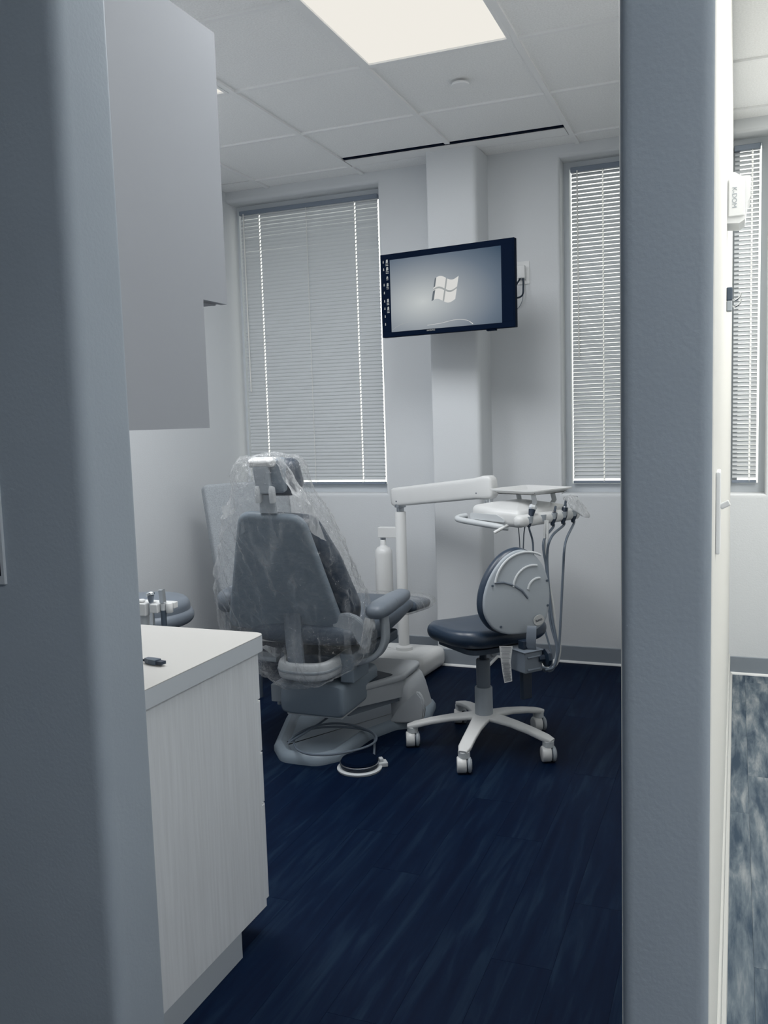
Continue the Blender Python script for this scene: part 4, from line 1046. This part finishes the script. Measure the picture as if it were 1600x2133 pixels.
# instrument head
U = Vector((.46, .888, 0)).normalized(); V = Vector((-U.y, U.x, 0)); C0 = Vector((-.885, 3.815, 0))
mhd = frame_mx(C0, U, V, (0, 0, 1))
body = rpoly([(.0, -.0), (.36, .0), (.38, .15), (.36, .31), (.02, .31), (-.02, .15)], [.03, .03, .1, .05, .05, .1], 6)
bm = B(); pillow(bm, body, .078, .026, mhd @ Matrix.Translation((0, 0, .893)), .020, seg=5, fn=lambda x, y, z: (x, y, z + .10 * (y - .0) * .42)); new('instrument_head', bm, M['white'], t, True, 60)
def zt_(b): return .042 * b
bm = B(); m2_ = mhd @ Matrix.Translation((0, 0, .896))
prism(bm, rpoly([(.06, -.020), (.27, -.016), (.27, .012), (.11, .012), (.07, -.004)], .009, 4), 0, .006, mhd @ Matrix(((0, 0, 1, -.0235), (1, 0, 0, .0), (0, 1, 0, .900), (0, 0, 0, 1)))); new('side_recess', bm, M['offwhite'], t, True, 40)
bm = B(); tube(bm, [mhd @ Vector((.01, .07, .853)), mhd @ Vector((-.022, .11, .860)), mhd @ Vector((-.034, .32, .876)), mhd @ Vector((-.012, .352, .884)), mhd @ Vector((.03, .345, .888))], [.014] * 40, 10, 6); new('side_handle', bm, M['offwhite'], t, True)
bm = B(); a0 = mhd @ Vector((.02, .06, .858)); tube(bm, [at(1074, 1086, a0.y), at(1052, 1097, a0.y - .02), at(1029, 1110, a0.y - .05)], .0075, 10); new('pull_rod', bm, M['white'], t, True)
# holder bar with five recesses
bm = B(); st = [(mhd @ Vector((a, -.012, .888)), (-V), (0, 0, 1), w, h, 2.4) for a, w, h in ((-.030, .012, .012), (-.024, .022, .022), (-.01, .028, .027), (.385, .028, .027), (.397, .022, .022), (.402, .012, .012))]
loft(bm, st, 20); new('holder_bar', bm, M['white'], t, True, 60)
HA = (.035, .125, .20, .275, .350)
for a in HA:
    bm = B(); p = mhd @ Vector((a, -.032, .890)); lathe(bm, [(.0135, -.012), (.0150, .0), (.0175, .017)], p, 14); new('holder_cup', bm, M['greypl'], t, True)
bm = B(); box(bm, .030, .085, .018, .024, 0, .0008, mx=mhd @ Matrix.Translation((0, .0, .9275))); 
text('panel_lettering', 'V4', .020, M['ink'], mhd @ Matrix.Translation((.055, .040, .9285)) @ Matrix.Rotation(R(6), 4, 'X'), t); bm.free()
# tray
TU = frame_mx(mhd @ Vector((.088, -.022, 1.010)), U, V, (0, 0, 1))
tr = rpoly([(0, 0), (.285, 0), (.285, .285), (0, .285)], .035, 6)
if area(tr) < 0: tr = tr[::-1]
bm = B()
rg = [(tr, 0), (tr, .003), (offset_in(tr, .012), .001), (offset_in(tr, .022), -.012), (offset_in(tr, .024), -.016), (offset_in(tr, .018), -.014), (offset_in(tr, .008), -.003)]
order = [(offset_in(tr, .034), -.016), (offset_in(tr, .016), -.001), (tr, .004), (tr, -.001), (offset_in(tr, .018), -.006), (offset_in(tr, .040), -.0192)]
vr = [[bm.verts.new((p[0], p[1], z)) for p in ps] for ps, z in order]; n = len(tr)
for a, b in zip(vr, vr[1:]):
    for i in range(n): bm.faces.new((a[i], a[(i + 1) % n], b[(i + 1) % n], b[i]))
bm.faces.new(vr[0]); bm.faces.new(vr[-1][::-1]); bmesh.ops.transform(bm, matrix=TU, verts=bm.verts)
tag(new('instrument_tray', bm, M['white'], None, True, 50), 'empty white square instrument tray on top of the delivery unit head', 'tray')
for (x, y) in ((.07, .07), (.21, .07), (.14, .22)):
    q = TU @ Vector((x, y, -.0195)); bm = B(); strap(bm, [Vector((q.x, q.y, .944)), q + Vector((.008, 0, -.035)), q], V, .014, .002); new('tray_support', bm, M['offwhite'], t, True, 60)

def drop(pix, Ys):
    return [at(px, py, y) for (px, py), y in zip(pix, Ys)]
hoses = [
    [(1107, 1090), (1110, 1130), (1113, 1180), (1130, 1290), (1150, 1370), (1138, 1398), (1122, 1385)],
    None,
    [(1127, 1088), (1132, 1130), (1139, 1190), (1146, 1290), (1160, 1350), (1154, 1388), (1136, 1396)],
    [(1160, 1084), (1148, 1120), (1140, 1165), (1148, 1270), (1161, 1350), (1152, 1392), (1130, 1390)],
    [(1184, 1084), (1178, 1130), (1173, 1190), (1168, 1290), (1163, 1360), (1150, 1396), (1128, 1392)],
]
hp_lab = ['three-way syringe with pale faceted tip in the leftmost holder of the delivery unit', None, 'short dark-tipped handpiece in the middle holder of the delivery unit',
          'longer dark handpiece in the second holder from the right of the delivery unit', 'dark handpiece with grey nozzle in the rightmost holder of the delivery unit']
lean = [(.50, .32, 1.0), None, (.42, .20, 1.0), (.40, .32, 1.0), (.42, .25, 1.0)]
for k, a in enumerate(HA):
    if hp_lab[k] is None: continue
    p = mhd @ Vector((a, -.032, .880)); d = (U * lean[k][0] + V * lean[k][1] * .4 + Vector((0, 0, 1))).normalized()
    h = thing('dental_handpiece', hp_lab[k], 'handpiece', tuple(p), group='instruments in the delivery unit holders')
    if k == 0:
        bm = B(); lathe(bm, [(.007, -.02), (.010, .0), (.011, .03), (.016, .060)], p, 12, d); new('grip', bm, M['darkpl'], h, True, 50)
        bm = B(); lathe(bm, [(.016, .0602), (.019, .068), (.018, .080), (.010, .086)], p, 8, d); new('tip', bm, M['chrome'], h)
    else:
        L1 = {2: .03, 3: .045, 4: .04}[k]; L2 = {2: .062, 3: .085, 4: .095}[k]
        bm = B(); lathe(bm, [(.007, -.03), (.012, -.010), (.0155, .006), (.014, L1)], p, 14, d); new('grip', bm, M['darkpl'], h, True, 50)
        if k != 2:
            bm = B(); lathe(bm, [(.0143, L1 + .0002), (.0145, L1 + .003), (.0115, L1 + .006)], p, 14, d); new('collar', bm, M['steel'], h, True, 50)
        bm = B(); lathe(bm, [(.0085 if k != 2 else .006, L1 + .0065), (.005, L2 - .015), (.006, L2 - .012), (.0045, L2)], p, 12, d); new('nozzle', bm, M['slatepl'] if k != 4 else M['midpl'], h, True, 50)
    pts_ = [p - d * .02, p - Vector((0, 0, .035))] + drop(hoses[k], (3.86, 3.86, 3.86, 3.84, 3.82, 3.80, 3.78))[1:]
    q = pts_[1]; pts_[2:] = [Vector(v) for v in pts_[2:]]
    bm = B(); tube(bm, pts_, .0058 if k else .0045, 8, 7); new('hose', bm, M['hose'] if k in (0, 3, 4) else M['hose'], h, True)
# pale supply hoses hanging from beneath the head
for i, (pp, r_, mm_) in enumerate((([(1078, 1088), (1082, 1120), (1086, 1180), (1105, 1290)], .0022, 'hose'), ([(1095, 1090), (1091, 1120), (1092, 1180), (1110, 1290)], .0028, 'hose'),
     ([(1137, 1086), (1134, 1130), (1140, 1200), (1150, 1280), (1166, 1340), (1160, 1382), (1140, 1392), (1126, 1380)], .0062, 'hose_l'), ([(1141, 1086), (1140, 1130), (1138, 1180), (1152, 1260), (1160, 1330), (1157, 1375), (1138, 1388)], .0055, 'hose_l'))):
    Y = 3.90 - .012 * i
    bm = B(); p_ = [at(x, y, Y) for x, y in pp]; p_[0] += Vector((0, .0, .004)); tube(bm, p_, r_, 8, 7); new('supply_hose', bm, M[mm_], t, True)
# crumpled bag on the far handle of the head
bm = B(); st = []
for i, (px, py, w, h) in enumerate(((1176, 1036, .012, .006), (1190, 1040, .035, .016), (1204, 1054, .040, .022), (1216, 1066, .028, .016), (1226, 1074, .010, .006))):
    st.append((at(px, py, 4.02), (.3, .9, .3), (-.2, -.1, 1), w, h, 2.2))
loft(bm, st, 18); bmesh.ops.subdivide_edges(bm, edges=bm.edges, cuts=1, use_grid_fill=True); wrinkle(bm, .008, 40, 2)
tag(new('plastic_bag', bm, M['film_thick'], None, True, 180), 'small crumpled clear plastic barrier at the right end of the delivery head', 'plastic cover')

# ------------------------------------------------------------------ guest chair in the corner
GN = Vector((.80, -.60, 0)).normalized(); GR = Vector((-GN.y, GN.x, 0)) * -1     # facing, and along its width
g0 = Vector((-2.49, 4.26, 0))
t = thing('guest_chair', 'high-backed grey fabric guest chair in the corner by the left window', 'chair', (g0.x, g0.y, 0))
lean_ = (Vector((0, 0, 1)) - GN * .25).normalized(); gn2 = GR.cross(lean_); gn2 = gn2 if gn2.dot(GN) > 0 else -gn2
mg = frame_mx(g0 + GN * .085 + Vector((0, 0, .44)), -GR, lean_, gn2)
if mg.determinant() < 0: mg = frame_mx(g0 + GN * .085 + Vector((0, 0, .44)), GR, lean_, gn2)
bm = B(); pillow(bm, rpoly([(-.235, 0), (.235, 0), (.250, .605), (-.250, .605)], [.03, .03, .03, .03], 5), .075, .022, mg, .008, seg=5); new('backrest', bm, M['fabric'], t, True)
mg2 = frame_mx(g0 + Vector((0, 0, .415)), -GR, GN, (0, 0, 1))
if mg2.determinant() < 0: mg2 = frame_mx(g0 + Vector((0, 0, .415)), GR, GN, (0, 0, 1))
bm = B(); pillow(bm, rpoly([(-.24, .13), (.24, .13), (.24, .56), (-.24, .56)], .03, 5), .085, .03, mg2, .008, seg=5); new('seat', bm, M['fabric'], t, True)
for sx in (-1, 1):
    for sy in (.15, .53):
        p = mg2 @ Vector((sx * .215, sy, -.045)); q = mg2 @ Vector((sx * .222, sy + (.02 if sy > .3 else -.02), -.415)); bm = B(); cyl(bm, q, p, .012, 12, .016); new('leg', bm, M['slatepl'], t, True, 50)

# ------------------------------------------------------------------ assistant holder behind the counter
Y = 2.42
t = thing('assistant_holder', 'white instrument holder with two suction valves just beyond the countertop', 'instrument holder', (at(320, 1270, Y).x, Y, 0))
p0, p1, p2 = at(275, 1282, Y), at(308, 1280, Y), at(350, 1270, Y)
hz = at(320, 1257, Y).z
bm = B(); box(bm, at(270, 1280, Y).x, at(309, 1280, Y).x, Y - .015, Y + .03, hz - .042, hz, .003, 2); new('holder_block', bm, M['white'], t)
bm = B(); box(bm, at(318, 1275, Y).x, at(333.5, 1275, Y).x, Y - .015, Y + .03, hz - .030, hz, .003, 2)
box(bm, at(270, 1280, Y).x, at(352, 1280, Y).x, Y + .0305, Y + .055, hz - .022, hz, .003, 2); new('holder_block', bm, M['white'], t)
bm = B(); q = at(348, 1262, Y); cyl(bm, (q.x, Y + .012, hz - .032), (q.x, Y + .012, hz + .003), .012, 20, bev=.003); new('round_end', bm, M['white'], t, True, 50)
q = at(292, 1260, Y); bm = B(); cyl(bm, (q.x, Y + .008, hz + .0005), (q.x, Y + .008, hz + .010), .013, 20, bev=.003); new('round_button', bm, M['white'], t, True, 50)
bm = B(); q = at(315, 1280, Y); cyl(bm, (q.x - .06, Y + .045, .02), (q.x - .06, Y + .045, hz - .0225), .018, 16); new('stand_post', bm, M['offwhite'], t, True)
bm = B(); lathe(bm, [(.16, 0), (.16, .012), (.03, .022)], (q.x - .06, Y + .045, 0), 32); new('stand_base', bm, M['shell_l'], t, True, 50)
q = Vector((at(314, 1270, Y).x, Y + .005, 0))
t = thing('suction_valve', 'chrome suction valve with an angled cap in the assistant holder, the left one', 'suction valve', (q.x, q.y, hz), group='suction valves in the assistant holder')
bm = B(); cyl(bm, (q.x, q.y, hz - .10), (q.x, q.y, hz + .002), .0085, 18); new('valve_body', bm, M['chrome'], t, True, 50)
bm = B(); cyl(bm, (q.x, q.y, hz + .0022), (q.x - .001, q.y, hz + .026), .008, 18, .012); new('valve_neck', bm, M['midpl'], t, True, 50)
bm = B(); mxv = Matrix.Translation((q.x - .002, q.y, hz + .031)) @ Matrix.Rotation(R(-18), 4, 'Y'); lathe(bm, [(.013, -.005), (.0155, -.002), (.014, .004), (.008, .007)], (0, 0, 0), 18); bmesh.ops.transform(bm, matrix=mxv, verts=bm.verts); new('valve_cap', bm, M['chrome'], t, True, 60)
bm = B(); tube(bm, [(q.x, q.y, hz - .10), (q.x, q.y, hz - .2), (q.x - .05, q.y + .02, hz - .35)], .007, 8, 4); new('hose', bm, M['hose'], t, True)
q = Vector((at(338, 1262, Y).x, Y + .005, 0))
t = thing('suction_valve', 'chrome suction valve with a straight square nozzle in the assistant holder, the right one', 'suction valve', (q.x, q.y, hz), group='suction valves in the assistant holder')
bm = B(); box(bm, -.0085, .0085, -.0085, .0085, 0, .046, .0015, 1, Matrix.Translation((q.x, q.y, hz + .002)) @ Matrix.Rotation(R(-4), 4, 'Y')); new('valve_nozzle', bm, M['chrome'], t)
bm = B(); cyl(bm, (q.x, q.y, hz - .022), (q.x, q.y, hz + .0015), .0085, 18); new('valve_collar', bm, M['offwhite'], t, True, 50)
bm = B(); cyl(bm, (q.x, q.y, hz - .09), (q.x, q.y, hz - .0222), .0095, 18); new('valve_body', bm, M['slatepl'], t, True, 50)
bm = B(); tube(bm, [(q.x, q.y, hz - .09), (q.x, q.y, hz - .2), (q.x - .05, q.y + .02, hz - .35)], .007, 8, 4); new('hose', bm, M['hose'], t, True)

# ------------------------------------------------------------------ tidy up
for o in LOCAL:
    if '_local' in o: del o['_local']
